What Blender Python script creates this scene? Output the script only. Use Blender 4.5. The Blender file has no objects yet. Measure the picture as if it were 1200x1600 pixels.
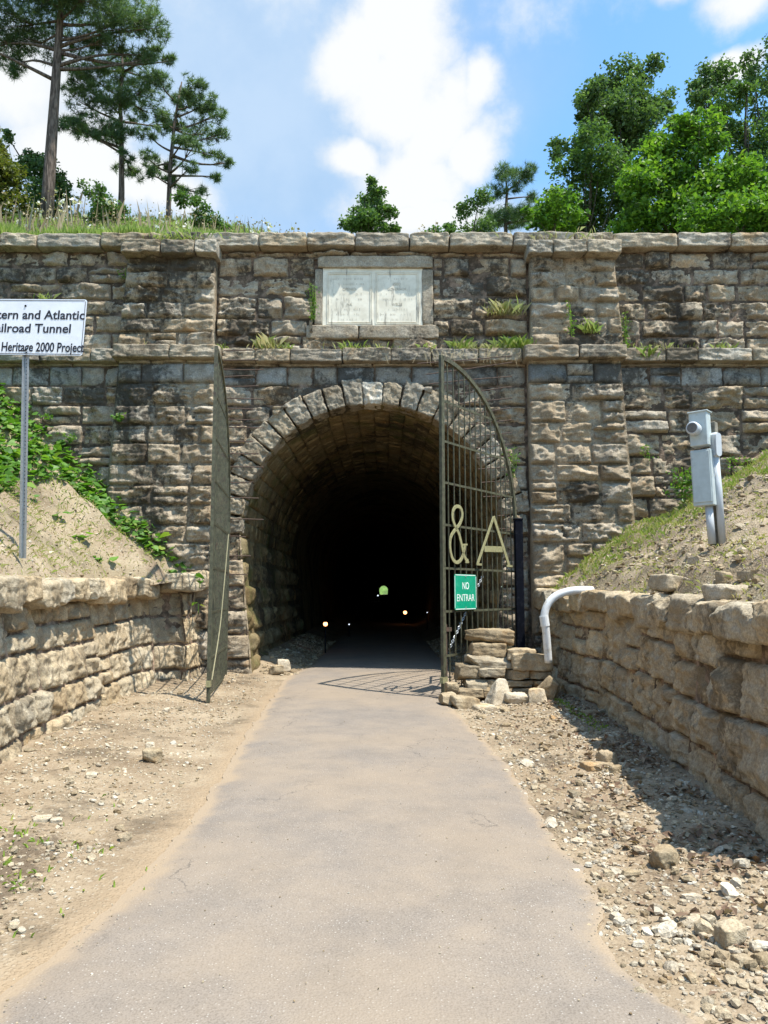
import bpy, math, random
import numpy as np
from mathutils import Vector, Matrix
C = bpy.context.scene
COL = C.collection
R = math.radians
# ------------------------------------------------------------------ camera
CAMZ = 1.5
PITCH = R(5.95)
cd = bpy.data.cameras.new("camera")
cam = bpy.data.objects.new("camera", cd); COL.objects.link(cam)
cam.location = (0, 0, CAMZ); cam.rotation_euler = (R(90) + PITCH, 0, 0)
cd.sensor_fit = 'VERTICAL'; cd.sensor_height = 36; cd.lens = 27.0
cd.clip_start = 0.05; cd.clip_end = 6000
C.camera = cam
C.render.resolution_x = 768; C.render.resolution_y = 1024
CP, SP = math.cos(PITCH), math.sin(PITCH)
def ray(px, py):
    X = (px - 600) / 1200; Y = (800 - py) / 1200
    return (X, CP - Y * SP, SP + Y * CP)
def at(px, py, Y):
    d = ray(px, py); t = Y / d[1]
    return np.array([t * d[0], Y, CAMZ + t * d[2]])
def ong(px, py, z=-0.1):
    d = ray(px, py); t = (z - CAMZ) / d[2]
    return np.array([t * d[0], t * d[1], z])
# ------------------------------------------------------------------ light
SUN = Vector((0.38, -0.25, 1.0)).normalized()
sl = bpy.data.lights.new("sun", 'SUN'); sl.energy = 5.0; sl.angle = R(0.5); sl.color = (1.0, 0.955, 0.87)
so = bpy.data.objects.new("sun", sl); COL.objects.link(so)
so.rotation_euler = SUN.to_track_quat('Z', 'Y').to_euler(); so.location = (20, -20, 40)
C.view_settings.view_transform = 'Standard'; C.view_settings.look = 'None'
C.view_settings.exposure = 0.72; C.view_settings.gamma = 1.0
try: C.view_settings.use_curve_mapping = False
except Exception: pass
C.render.engine = 'CYCLES'
C.cycles.max_bounces = 8; C.cycles.diffuse_bounces = 4
# ------------------------------------------------------------------ node helper
class N:
    def __init__(s, nt): s.nt = nt; s.n = nt.nodes; s.l = nt.links
    def put(s, sock, v):
        if isinstance(v, bpy.types.NodeSocket): s.l.new(v, sock)
        elif v is not None:
            if isinstance(v, (tuple, list)) and len(v) == 3 and sock.type == 'RGBA': v = (*v, 1)
            sock.default_value = v
    def new(s, t, **kw):
        n = s.n.new(t)
        for k, v in kw.items(): setattr(n, k, v)
        return n
    def math(s, op, a, b=None, c=None, clamp=False):
        n = s.new('ShaderNodeMath', operation=op, use_clamp=clamp)
        s.put(n.inputs[0], a); s.put(n.inputs[1], b)
        if c is not None: s.put(n.inputs[2], c)
        return n.outputs[0]
    def vmath(s, op, a, b=None):
        n = s.new('ShaderNodeVectorMath', operation=op)
        s.put(n.inputs[0], a); s.put(n.inputs[1], b)
        return n.outputs['Value'] if op in ('LENGTH', 'DOT_PRODUCT', 'DISTANCE') else n.outputs[0]
    def coord(s, w='Object'): return s.new('ShaderNodeTexCoord').outputs[w]
    def geo(s, w='Position'): return s.new('ShaderNodeNewGeometry').outputs[w]
    def scale(s, v, sc):
        return s.vmath('MULTIPLY', v, sc)
    def noise(s, sc, det=4, rough=.55, v=None, dist=0, col=False):
        n = s.new('ShaderNodeTexNoise'); s.put(n.inputs['Vector'], v)
        n.inputs['Scale'].default_value = sc; n.inputs['Detail'].default_value = det
        n.inputs['Roughness'].default_value = rough; n.inputs['Distortion'].default_value = dist
        return n.outputs['Color' if col else 'Fac']
    def voro(s, sc, v=None, feat='F1', out='Distance', rnd=1):
        n = s.new('ShaderNodeTexVoronoi', feature=feat); s.put(n.inputs['Vector'], v)
        n.inputs['Scale'].default_value = sc; n.inputs['Randomness'].default_value = rnd
        return n.outputs[out]
    def mix(s, f, a, b, mode='MIX'):
        n = s.new('ShaderNodeMix', data_type='RGBA', blend_type=mode)
        s.put(n.inputs[0], f); s.put(n.inputs[6], a); s.put(n.inputs[7], b)
        return n.outputs[2]
    def ss(s, v, a, b, lo=0., hi=1.):
        n = s.new('ShaderNodeMapRange', interpolation_type='SMOOTHSTEP')
        s.put(n.inputs[0], v)
        for i, q in enumerate((a, b, lo, hi)): n.inputs[1 + i].default_value = q
        return n.outputs[0]
    def lin(s, v, a, b, lo=0., hi=1.):
        n = s.new('ShaderNodeMapRange'); s.put(n.inputs[0], v)
        for i, q in enumerate((a, b, lo, hi)): n.inputs[1 + i].default_value = q
        return n.outputs[0]
    def attr(s, name, out='Color'):
        n = s.new('ShaderNodeAttribute'); n.attribute_name = name; return n.outputs[out]
    def sep(s, v):
        n = s.new('ShaderNodeSeparateXYZ'); s.put(n.inputs[0], v); return n.outputs
    def ramp(s, f, stops):
        n = s.new('ShaderNodeValToRGB'); s.put(n.inputs[0], f); e = n.color_ramp.elements
        while len(e) < len(stops): e.new(.5)
        for q, (p, c) in zip(e, stops): q.position = p; q.color = (*c, 1)
        return n.outputs[0]
    def bump(s, h, st=.5, d=.02, nrm=None):
        n = s.new('ShaderNodeBump'); s.put(n.inputs['Height'], h)
        n.inputs['Strength'].default_value = st; n.inputs['Distance'].default_value = d
        if nrm is not None: s.put(n.inputs['Normal'], nrm)
        return n.outputs[0]
def material(name):
    m = bpy.data.materials.new(name); m.use_nodes = True
    k = N(m.node_tree); b = m.node_tree.nodes['Principled BSDF']; k.b = b
    b.inputs['Roughness'].default_value = .9
    b.inputs['Specular IOR Level'].default_value = .25
    return m, k
def setb(k, col=None, rough=None, nrm=None, metal=None, spec=None):
    if col is not None: k.put(k.b.inputs['Base Color'], col)
    if rough is not None: k.put(k.b.inputs['Roughness'], rough)
    if nrm is not None: k.put(k.b.inputs['Normal'], nrm)
    if metal is not None: k.put(k.b.inputs['Metallic'], metal)
    if spec is not None: k.put(k.b.inputs['Specular IOR Level'], spec)
# ------------------------------------------------------------------ sky: Nishita plus cumulus by direction
W = bpy.data.worlds.new("World"); C.world = W; W.use_nodes = True
k = N(W.node_tree); bg = W.node_tree.nodes['Background']
sky = k.new('ShaderNodeTexSky', sky_type='NISHITA'); sky.sun_disc = False
sky.sun_elevation = math.asin(SUN.z); sky.sun_rotation = math.atan2(SUN.x, SUN.y)
sky.air_density = 1.0; sky.dust_density = 1.0; sky.ozone_density = 2.0; sky.altitude = 200
D = k.coord('Generated')
def blobs(lst, Dv):
    acc = None
    for (px, py, rx, ry) in lst:
        c = Vector(ray(px, py)).normalized()
        v = k.vmath('SUBTRACT', Dv, tuple(c))
        v = k.vmath('MULTIPLY', v, (1200 / rx, 1200 / rx * .6, 1200 / ry))
        f = k.math('SUBTRACT', 1.0, k.vmath('LENGTH', v))
        acc = f if acc is None else k.math('MAXIMUM', acc, f)
    return acc
warp = k.vmath('MULTIPLY', k.vmath('SUBTRACT', k.noise(5, 5, .6, D, col=True), (.5, .5, .5)), (.07, .07, .07))
Dw = k.vmath('ADD', D, warp)
fb = k.noise(8, 12, .66, D); fb2 = k.noise(3.2, 8, .6, D)
cum = blobs([(640, 40, 80, 120), (690, 200, 85, 100), (600, 20, 70, 90), (745, 240, 62, 62), (560, 90, 60, 80), (660, 290, 120, 80), (745, 125, 34, 46), (620, 150, 90, 90),
             (1155, -12, 62, 44), (1138, 106, 46, 22), (1050, -16, 40, 24), (30, 130, 90, 80), (110, 250, 110, 70), (230, 300, 120, 40), (560, 260, 60, 30), (660, 345, 170, 40),
             (900, -420, 420, 200), (-420, 200, 380, 160), (1650, 240, 300, 120), (300, -500, 420, 220)], Dw)
m1 = k.math('ADD', cum, k.math('MULTIPLY', k.math('SUBTRACT', fb, .5), 1.5))
m1 = k.ss(m1, -.05, .62)
veil = blobs([(330, 120, 420, 360), (480, 180, 380, 300), (60, 330, 500, 200), (700, 420, 600, 110)], Dw)
m2 = k.math('ADD', veil, k.math('MULTIPLY', k.math('SUBTRACT', fb2, .5), .7))
m2 = k.ss(m2, -.12, .75)
skyc = k.mix(1.0, sky.outputs[0], (1.05, 1.42, 1.5), 'MULTIPLY')
veilc = k.mix(k.ss(k.noise(4, 6, .6, D), .35, .7), (2.0, 2.85, 3.9), (2.7, 3.4, 4.2))
c1 = k.mix(k.math('MULTIPLY', m2, .85), skyc, veilc)
shade = k.ss(k.math('ADD', k.noise(6, 8, .6, D), k.math('MULTIPLY', cum, .45)), .32, .72)
cl = k.mix(shade, (2.9, 3.45, 4.1), (4.25, 4.35, 4.4))
c2 = k.mix(m1, c1, cl)
k.l.new(c2, bg.inputs['Color']); bg.inputs['Strength'].default_value = 0.14
# ------------------------------------------------------------------ numpy noise
_r = np.random.RandomState(7)
PERM = np.concatenate([_r.permutation(256)] * 3).astype(np.int64)
GR = _r.normal(size=(256, 3)); GR /= np.linalg.norm(GR, axis=1)[:, None]
def perlin(P):
    P = np.asarray(P, float); i = np.floor(P).astype(np.int64); f = P - i; i &= 255
    u = f * f * f * (f * (f * 6 - 15) + 10)
    out = 0
    for dx in (0, 1):
        wx = u[..., 0] if dx else 1 - u[..., 0]
        for dy in (0, 1):
            wy = u[..., 1] if dy else 1 - u[..., 1]
            for dz in (0, 1):
                wz = u[..., 2] if dz else 1 - u[..., 2]
                h = PERM[PERM[PERM[i[..., 0] + dx] + i[..., 1] + dy] + i[..., 2] + dz]
                g = GR[h]
                dt = g[..., 0] * (f[..., 0] - dx) + g[..., 1] * (f[..., 1] - dy) + g[..., 2] * (f[..., 2] - dz)
                out = out + wx * wy * wz * dt
    return out * 1.5
def fbm(P, o=4, g=.5):
    P = np.asarray(P, float); a, s, t = 1., 0., 0.
    for q in range(o):
        s = s + a * perlin(P + 17.3 * q); t += a; a *= g; P = P * 2.03
    return s / t
def P3(a, b, c): return np.stack(np.broadcast_arrays(a, b, c), -1)
def sst(x, a, b):
    t = np.clip((x - a) / (b - a), 0, 1); return t * t * (3 - 2 * t)
# ------------------------------------------------------------------ mesh helpers
class MB:
    """collects vertices and n-gon faces, with a per-vertex tone colour"""
    def __init__(s): s.v = []; s.f = {}; s.t = []; s.n = 0
    def add(s, V, F, tone=(.5, .5, .5)):
        V = np.asarray(V, float).reshape(-1, 3); F = np.asarray(F, np.int64)
        s.v.append(V)
        t = np.asarray(tone, float)
        s.t.append(np.broadcast_to(t, (len(V), 3)) if t.ndim == 1 else t)
        if F.size: s.f.setdefault(F.shape[1], []).append(F + s.n)
        s.n += len(V); return s
    def quadgrid(s, V, nu, nv, tone=(.5, .5, .5), keep=None, flip=False):
        a = np.arange(nu * nv).reshape(nu, nv)
        q = np.stack([a[:-1, :-1], a[1:, :-1], a[1:, 1:], a[:-1, 1:]], -1)
        if keep is not None: q = q[keep]
        q = q.reshape(-1, 4)
        if flip: q = q[:, ::-1]
        return s.add(V, q, tone)
    def box(s, c, size, rot=None, tone=(.5, .5, .5)):
        sx, sy, sz = [q / 2 for q in size]
        V = np.array([(x, y, z) for x in (-sx, sx) for y in (-sy, sy) for z in (-sz, sz)])
        if rot is not None: V = V @ np.array(rot).T
        F = [(0, 1, 3, 2), (4, 6, 7, 5), (0, 4, 5, 1), (2, 3, 7, 6), (0, 2, 6, 4), (1, 5, 7, 3)]
        return s.add(V + np.asarray(c), F, tone)
    def bevbox(s, c, size, b=.01, rot=None, tone=(.5, .5, .5)):
        sx, sy, sz = [q / 2 for q in size]; b = min(b, sx * .9, sy * .9, sz * .9)
        V = []; idx = {}
        for x in (-1, 1):
            for y in (-1, 1):
                for z in (-1, 1):
                    for a in range(3):
                        p = [x * (sx - b), y * (sy - b), z * (sz - b)]
                        p[a] = (x, y, z)[a] * (sx, sy, sz)[a]
                        idx[(x, y, z, a)] = len(V); V.append(p)
        Q = []; T = []
        S = (-1, 1)
        for a in range(3):
            o = [q for q in range(3) if q != a]
            for w in S:
                cs = []
                for (p, q) in ((-1, -1), (1, -1), (1, 1), (-1, 1)):
                    key = [0, 0, 0]; key[a] = w; key[o[0]] = p; key[o[1]] = q
                    cs.append(idx[(*key, a)])
                Q.append(cs if (w > 0) == (a != 1) else cs[::-1])
        for a in range(3):       # edges along axis a
            o = [q for q in range(3) if q != a]
            for p in S:
                for q in S:
                    k0 = [0, 0, 0]; k0[o[0]] = p; k0[o[1]] = q
                    ks = []
                    for (w, ax) in ((-1, o[0]), (1, o[0]), (1, o[1]), (-1, o[1])):
                        kk = list(k0); kk[a] = w; ks.append(idx[(*kk, ax)])
                    Q.append(ks)
        for x in S:
            for y in S:
                for z in S: T.append([idx[(x, y, z, a)] for a in range(3)])
        V = np.array(V)
        if rot is not None: V = V @ np.array(rot).T
        n0 = s.n
        s.add(V + np.asarray(c), Q, tone)
        s.f.setdefault(3, []).append(np.array(T) + n0)
        return s
    def bar(s, p, q, w, d, side=(0, 1, 0), tone=(.5, .5, .5)):
        p = Vector(p); q = Vector(q); z = (q - p); L = z.length; z.normalize()
        sd = Vector(side); x = sd.cross(z)
        if x.length < 1e-4: x = Vector((1, 0, 0)).cross(z)
        x.normalize(); y = z.cross(x)
        rot = Matrix((x, y, z)).transposed()
        return s.box((p + q) / 2, (w, d, L), rot, tone)
    def tube(s, pts, rad, n=8, cap=True, tone=(.5, .5, .5)):
        pts = [Vector(p) for p in pts]; m = len(pts)
        rad = [rad] * m if not hasattr(rad, '__len__') else rad
        V = []; prev = None
        for i, p in enumerate(pts):
            t = (pts[min(i + 1, m - 1)] - pts[max(i - 1, 0)])
            t = t.normalized() if t.length > 1e-9 else Vector((0, 0, 1))
            if prev is None:
                a = Vector((0, 0, 1)) if abs(t.z) < .9 else Vector((1, 0, 0))
                x = a.cross(t).normalized()
            else:
                x = prev - t * prev.dot(t); x.normalize()
            prev = x; y = t.cross(x)
            for j in range(n):
                a = 2 * math.pi * j / n
                V.append(p + (x * math.cos(a) + y * math.sin(a)) * rad[i])
        F = [(i * n + j, i * n + (j + 1) % n, (i + 1) * n + (j + 1) % n, (i + 1) * n + j) for i in range(m - 1) for j in range(n)]
        n0 = s.n
        s.add([tuple(v) for v in V], F, tone)
        if cap:
            s.f.setdefault(n, []).append(np.array([[n0 + j for j in range(n)][::-1], [n0 + (m - 1) * n + j for j in range(n)]]))
        return s
    def mesh(s, name, base=(0, 0, 0), smooth=False):
        V = (np.concatenate(s.v) - np.asarray(base)).astype(np.float32)
        me = bpy.data.meshes.new(name)
        loops = []; starts = []; tot = []; p = 0
        for nn, fl in s.f.items():
            f = np.concatenate(fl); loops.append(f.ravel())
            starts.append(p + np.arange(len(f)) * nn); p += f.size
        loops = np.concatenate(loops).astype(np.int32); starts = np.concatenate(starts).astype(np.int32)
        me.vertices.add(len(V)); me.vertices.foreach_set('co', V.ravel())
        me.loops.add(len(loops)); me.loops.foreach_set('vertex_index', loops)
        me.polygons.add(len(starts)); me.polygons.foreach_set('loop_start', starts)
        me.update(calc_edges=True)
        T = np.concatenate(s.t); T = np.concatenate([T, np.ones((len(T), 1))], 1).astype(np.float32)
        ca = me.color_attributes.new('tone', 'FLOAT_COLOR', 'POINT'); ca.data.foreach_set('color', T.ravel())
        me.polygons.foreach_set('use_smooth', np.full(len(starts), bool(smooth)))
        me.validate()
        return me
    def obj(s, name, mt, parent=None, base=None, smooth=False):
        if base is None: base = parent['_b'] if parent is not None and '_b' in parent else (0, 0, 0)
        me = s.mesh(name, base, smooth); me.materials.append(mt)
        o = bpy.data.objects.new(name, me); COL.objects.link(o)
        if parent is not None: o.parent = parent
        else: o.location = base
        o['_b'] = list(map(float, base))
        ALL.append(o)
        return o
ALL = []
def tag(o, label=None, cat=None, group=None, kind=None):
    if label: o['label'] = label
    if cat: o['category'] = cat
    if group: o['group'] = group
    if kind: o['kind'] = kind
    return o
def thing(name, base, label, cat, group=None):
    o = bpy.data.objects.new(name, None); COL.objects.link(o); o.location = base
    o.empty_display_size = .1
    o['_b'] = [float(q) for q in base]; ALL.append(o)
    return tag(o, label, cat, group)
def copy_tree(o, loc, rz=0, sc=1., label=None, group=None):
    c = o.copy(); COL.objects.link(c); c.location = loc; c.rotation_euler = (0, 0, rz); c.scale = (sc,) * 3
    if label: c['label'] = label
    if group: c['group'] = group
    for ch in list(o.children):
        d = ch.copy(); COL.objects.link(d); d.parent = c
    ALL.append(c)
    return c
# rock: rounded box with noise and planar cuts
_cs = {}
def cubegrid(n):
    if n in _cs: return _cs[n]
    a = np.linspace(-1, 1, n + 1); V = []; F = []; o = 0
    A, B = np.meshgrid(a, a, indexing='ij'); one = np.ones_like(A)
    for ax in range(3):
        for sg in (-1, 1):
            c = [None] * 3; c[ax] = one * sg; c[(ax + 1) % 3] = A; c[(ax + 2) % 3] = B
            V.append(np.stack(c, -1).reshape(-1, 3))
            i = np.arange((n + 1) ** 2).reshape(n + 1, n + 1)
            q = np.stack([i[:-1, :-1], i[1:, :-1], i[1:, 1:], i[:-1, 1:]], -1).reshape(-1, 4)
            F.append((q if sg > 0 else q[:, ::-1]) + o); o += (n + 1) ** 2
    V = np.concatenate(V); F = np.concatenate(F)
    key = np.round(V * 1000).astype(int); _, ui, inv = np.unique(key, axis=0, return_index=True, return_inverse=True)
    _cs[n] = (V[ui], inv.ravel()[F]); return _cs[n]
def rockV(size, seed, n=10, kk=7., amp=.06, cuts=3, freq=1.6, bed=0., off=(.62, .98)):
    """a rounded box, split by flat breaks, with a rough broken skin"""
    V, F = cubegrid(n); rng = np.random.RandomState(seed % 100000)
    p = V / (np.sum(np.abs(V) ** kk, 1) ** (1 / kk))[:, None]
    for c in range(cuts):
        nd = rng.normal(size=3); nd /= np.linalg.norm(nd)
        sup = np.max(p @ nd)
        dd = p @ nd - sup * rng.uniform(*off)
        p = p - np.clip(dd, 0, None)[:, None] * nd
    p = p / np.max(np.abs(p), 0)
    size = np.asarray(size, float)
    q = p * size / 2
    m = float(np.mean(size))
    so_ = rng.uniform(0, 200, 3)
    nn = np.stack([fbm(q * freq / m + so_ + 40 * j, 5, .62) for j in range(3)], -1)
    ly = perlin(P3(q[:, 0] * 1.5, q[:, 1] * 1.5, q[:, 2] * 22) + so_)
    q = q + nn * amp * m * 1.8
    nh = p * (1, 1, 0); nh /= np.maximum(np.linalg.norm(nh, axis=1), .3)[:, None]
    q = q + nh * (ly * amp * m * .35)[:, None]
    return q, F
def rotm(rx=0, ry=0, rz=0):
    return np.array((Matrix.Rotation(rz, 3, 'Z') @ Matrix.Rotation(ry, 3, 'Y') @ Matrix.Rotation(rx, 3, 'X')))
def rtone(rng, lo=.2, hi=.8): return (rng.uniform(lo, hi), rng.rand(), rng.rand())
# ------------------------------------------------------------------ materials
def stone_mat(name, cols, stain=.5, warm=.0, mossy=0., bump=.7, fine=38):
    m, k = material(name); P = k.geo()
    t = k.sep(k.attr('tone'))
    base = k.ramp(t[0], [(i / (len(cols) - 1), c) for i, c in enumerate(cols)])
    hue = k.mix(t[1], (1.06, 1.0, .90), (.97, 1.0, 1.03))
    base = k.mix(1, base, hue, 'MULTIPLY')
    n1 = k.noise(3.2, 7, .65, P); n2 = k.noise(fine, 5, .65, P); n3 = k.noise(11, 6, .7, P)
    base = k.mix(k.ss(n1, .35, .7), k.mix(1, base, (.66, .62, .57), 'MULTIPLY'), base)
    base = k.mix(k.math('MULTIPLY', k.ss(n3, .46, .7), .55), base, k.mix(1, base, (1.5, 1.46, 1.36), 'MULTIPLY'))
    base = k.mix(k.ss(n2, .3, .75), k.mix(1, base, (.72, .70, .66), 'MULTIPLY'), k.mix(1, base, (1.2, 1.19, 1.16), 'MULTIPLY'))
    # black lichen and water stain; finer spots also paint the shade of eroded holes
    sn = k.noise(.8, 5, .65, k.scale(P, (1.0, 1.0, .55))); sn2 = k.noise(8, 8, .75, P)
    st = k.math('ADD', k.math('MULTIPLY', sn, 1.1), k.math('MULTIPLY', sn2, .75))
    st = k.math('ADD', st, k.math('MULTIPLY', k.math('SUBTRACT', t[2], .5), .16))
    f = k.math('MULTIPLY', k.ss(st, 1.0 - .14 * stain, 1.12 - .1 * stain), min(1, .5 + stain * .45))
    base = k.mix(f, base, (.026, .023, .020))
    # iron ochre
    base = k.mix(k.math('MULTIPLY', k.ss(k.noise(2.1, 5, .6, k.vmath('ADD', P, (9, 4, 2))), .58, .72), .45 + warm), base, k.mix(1, base, (1.18, .86, .52), 'MULTIPLY'))
    if mossy: base = k.mix(k.math('MULTIPLY', k.ss(k.noise(1.6, 6, .7, k.vmath('ADD', P, (3, 14, 7))), .5, .66), mossy), base, (.06, .075, .018))
    h = k.math('ADD', k.math('MULTIPLY', n3, 1.0), k.math('MULTIPLY', n2, .45))
    setb(k, base, .93, k.bump(h, bump, .03), spec=.12)
    return m
FAC = stone_mat('facade_limestone', [(.29, .238, .180), (.385, .325, .252), (.45, .388, .31), (.56, .50, .42)], .66, bump=1.)
FACL = stone_mat('portal_dressed_stone', [(.27, .235, .19), (.35, .308, .252), (.42, .375, .31), (.52, .475, .405)], .3)
FREEZE = stone_mat('frieze_smooth_stone', [(.15, .15, .145), (.25, .247, .235), (.35, .343, .325), (.54, .53, .51)], .5, bump=.6)
VOUS = stone_mat('arch_stone', [(.26, .225, .175), (.35, .307, .245), (.43, .385, .315), (.66, .64, .59)], .3, bump=1)
WALLT = stone_mat('retaining_wall_stone', [(.40, .33, .235), (.49, .41, .30), (.55, .475, .36), (.62, .56, .455)], .05, -.15, bump=1., fine=55)
ROCKM = stone_mat('loose_limestone', [(.25, .20, .135), (.36, .30, .215), (.46, .40, .31), (.60, .56, .49)], -.2, .18, bump=.6, fine=70)
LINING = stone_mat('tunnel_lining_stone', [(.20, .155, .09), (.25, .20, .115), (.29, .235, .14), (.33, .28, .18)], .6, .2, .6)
def mortar_mat(name='old_mortar', g=1.):
    m, k = material(name); P = k.geo()
    n = k.noise(5, 7, .7, P); n2 = k.noise(45, 4, .6, P)
    c = k.ramp(n, [(.25, (.035, .028, .022)), (.47, (.095, .07, .05)), (.63, (.27, .19, .135)), (.8, (.34, .27, .20))])
    c = k.mix(1, c, (g, g, g), 'MULTIPLY'); setb(k, c, .95, k.bump(k.math('ADD', n, n2), .8, .03), spec=.1); return m
MORT = mortar_mat(); MORTW = mortar_mat('dusty_wall_bedding', 1.5)
def soil_mat(name, cols, grass=0., pebble=1., dark=.4):
    m, k = material(name); P = k.geo()
    n = k.noise(1.1, 7, .62, P); n2 = k.noise(17, 6, .7, P)
    c = k.ramp(k.math('ADD', k.math('MULTIPLY', n, .7), k.math('MULTIPLY', n2, .3)), [(.30, cols[0]), (.47, cols[1]), (.62, cols[2]), (.75, cols[3])])
    v = k.voro(42, k.vmath('ADD', P, k.scale(k.noise(20, 2, .5, P, col=True), (.03,) * 3)), out='Distance'); vc = k.voro(42, P, out='Color')
    peb = k.ss(v, .55, .25); vs = k.sep(vc)
    pc = k.ramp(vs[0], [(.0, cols[0]), (.4, cols[1]), (.7, cols[2]), (1., (.48, .44, .36))])
    c = k.mix(k.math('MULTIPLY', peb, .5 * pebble), c, pc)
    dk = k.math('MULTIPLY', k.ss(k.math('ADD', k.noise(.9, 5, .65, k.vmath('ADD', P, (31, 7, 0))), k.math('MULTIPLY', n2, .35)), .70, .84), dark)
    c = k.mix(dk, c, (.055, .042, .030))
    if grass: c = k.mix(k.math('MULTIPLY', k.ss(k.noise(.8, 6, .7, P), .42, .6), grass), c, (.085, .12, .022))
    h = k.math('ADD', k.math('MULTIPLY', peb, .7 * pebble), k.math('ADD', n2, k.math('MULTIPLY', k.noise(90, 3, .6, P), .4)))
    setb(k, c, .97, k.bump(h, .5, .02), spec=.08); return m, k
GROUND, kg = soil_mat('gravel_soil', [(.135, .096, .060), (.255, .192, .125), (.355, .28, .19), (.46, .382, .275)], dark=.55)
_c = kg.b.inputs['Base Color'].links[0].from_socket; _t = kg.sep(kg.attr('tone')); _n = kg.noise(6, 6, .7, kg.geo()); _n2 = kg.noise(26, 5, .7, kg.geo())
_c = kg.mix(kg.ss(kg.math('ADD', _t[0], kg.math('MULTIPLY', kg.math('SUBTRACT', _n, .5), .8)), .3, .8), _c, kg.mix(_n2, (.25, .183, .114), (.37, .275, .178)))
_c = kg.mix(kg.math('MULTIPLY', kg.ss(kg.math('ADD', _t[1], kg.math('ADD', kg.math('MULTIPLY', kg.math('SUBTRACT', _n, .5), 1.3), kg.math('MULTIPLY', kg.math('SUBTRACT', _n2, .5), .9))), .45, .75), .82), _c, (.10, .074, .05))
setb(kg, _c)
BANKM, _ = soil_mat('dry_bank_soil', [(.15, .108, .072), (.27, .205, .138), (.38, .305, .21), (.47, .395, .285)], .12, 1.1, .55)
HILLM, _ = soil_mat('grassy_hill_soil', [(.07, .09, .025), (.11, .15, .035), (.16, .20, .05), (.22, .22, .08)], .8, .1, .2)
def asphalt_mat():
    m, k = material('dusty_asphalt'); P = k.geo()
    t = k.sep(k.attr('tone'))
    n = k.noise(.55, 6, .6, P); n2 = k.noise(3, 6, .65, P); n3 = k.noise(120, 3, .6, P)
    v = k.voro(70, P); vc = k.sep(k.voro(70, P, out='Color'))
    a = k.ramp(n2, [(.3, (.198, .169, .141)), (.5, (.220, .188, .158)), (.7, (.242, .207, .173))])
    sp = k.math('MULTIPLY', k.ss(v, .34, .14), k.ss(vc[0], .62, .9))
    a = k.mix(k.math('MULTIPLY', sp, .9), a, (.44, .41, .37))
    a = k.mix(k.math('MULTIPLY', k.ss(n3, .48, .62), .5), a, (.085, .072, .06))
    dust = k.math('ADD', k.math('MULTIPLY', k.ss(k.math('ADD', n, k.math('MULTIPLY', n2, .35)), .42, .88), .5), k.ss(k.math('ADD', t[0], k.math('MULTIPLY', k.math('SUBTRACT', n2, .5), .9)), .35, 1.0))
    a = k.mix(k.math('MINIMUM', dust, .93), a, k.mix(n3, (.27, .200, .132), (.36, .278, .188)))
    pu = k.noise(.7, 3, .5, k.vmath('ADD', P, (5, 8, 0)))
    a = k.mix(k.math('MULTIPLY', k.ss(pu, .45, .8), .14), a, (.165, .145, .13))
    cr = k.voro(1.1, k.vmath('ADD', P, k.scale(k.noise(2.5, 5, .6, P, col=True), (.6,) * 3)), 'DISTANCE_TO_EDGE')
    crm = k.math('MULTIPLY', k.ss(cr, .010, .003), k.ss(k.noise(.5, 2, .5, k.vmath('ADD', P, (1, 3, 0))), .52, .6))
    a = k.mix(k.math('MULTIPLY', crm, .5), a, (.06, .055, .05))
    setb(k, a, .9, k.bump(k.math('ADD', k.math('SUBTRACT', 1., v), k.math('MULTIPLY', n3, 1.)), .42, .006), spec=.15); return m
ASPH = asphalt_mat()
def leaf_mat(name, cols, trans=.35, rough=.5):
    m, k = material(name); t = k.sep(k.attr('tone'))
    c = k.ramp(t[0], [(i / (len(cols) - 1), q) for i, q in enumerate(cols)])
    setb(k, c, rough, spec=.35)
    tr = k.new('ShaderNodeBsdfTranslucent'); k.put(tr.inputs[0], k.mix(1, c, (1.35, 1.5, .6), 'MULTIPLY'))
    mx = k.new('ShaderNodeMixShader'); mx.inputs[0].default_value = trans
    k.l.new(k.b.outputs[0], mx.inputs[1]); k.l.new(tr.outputs[0], mx.inputs[2])
    k.l.new(mx.outputs[0], m.node_tree.nodes['Material Output'].inputs[0]); return m
LEAF_D = leaf_mat('dark_broad_leaves', [(.055, .095, .042), (.092, .152, .058), (.14, .21, .075)])
LEAF_M = leaf_mat('mid_green_leaves', [(.048, .092, .03), (.085, .15, .046), (.13, .21, .06)])
LEAF_B = leaf_mat('bright_green_leaves', [(.035, .08, .012), (.075, .155, .022), (.125, .235, .03), (.20, .29, .045)], .4)
LEAF_O = leaf_mat('olive_leaves', [(.05, .065, .016), (.10, .12, .025), (.16, .15, .045)])
NEEDLE = leaf_mat('pine_needles', [(.05, .085, .042), (.09, .145, .06), (.17, .235, .08)], .35)
VINEM = leaf_mat('vine_leaves', [(.05, .11, .018), (.085, .19, .026), (.14, .27, .04), (.27, .31, .06)], .4)
GRASSM = leaf_mat('grass_blades', [(.14, .22, .035), (.24, .34, .05), (.34, .40, .085), (.46, .40, .2)], .4, .6)
STRAWM = leaf_mat('dry_stalks', [(.16, .12, .07), (.28, .22, .13), (.38, .32, .2)], .2, .8)
DEADM = leaf_mat('dead_leaves', [(.11, .065, .04), (.21, .14, .09), (.33, .25, .17)], .1, .9)
def bark_mat(name, a, b):
    m, k = material(name); P = k.geo()
    n = k.noise(6, 6, .65, k.scale(P, (3, 3, .5))); c = k.mix(k.ss(n, .35, .65), a, b)
    setb(k, c, .95, k.bump(n, .8, .05), spec=.1); return m
BARK_P = bark_mat('pine_bark', (.05, .038, .03), (.17, .13, .105))
BARK = bark_mat('tree_bark', (.04, .033, .027), (.13, .11, .09))
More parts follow.
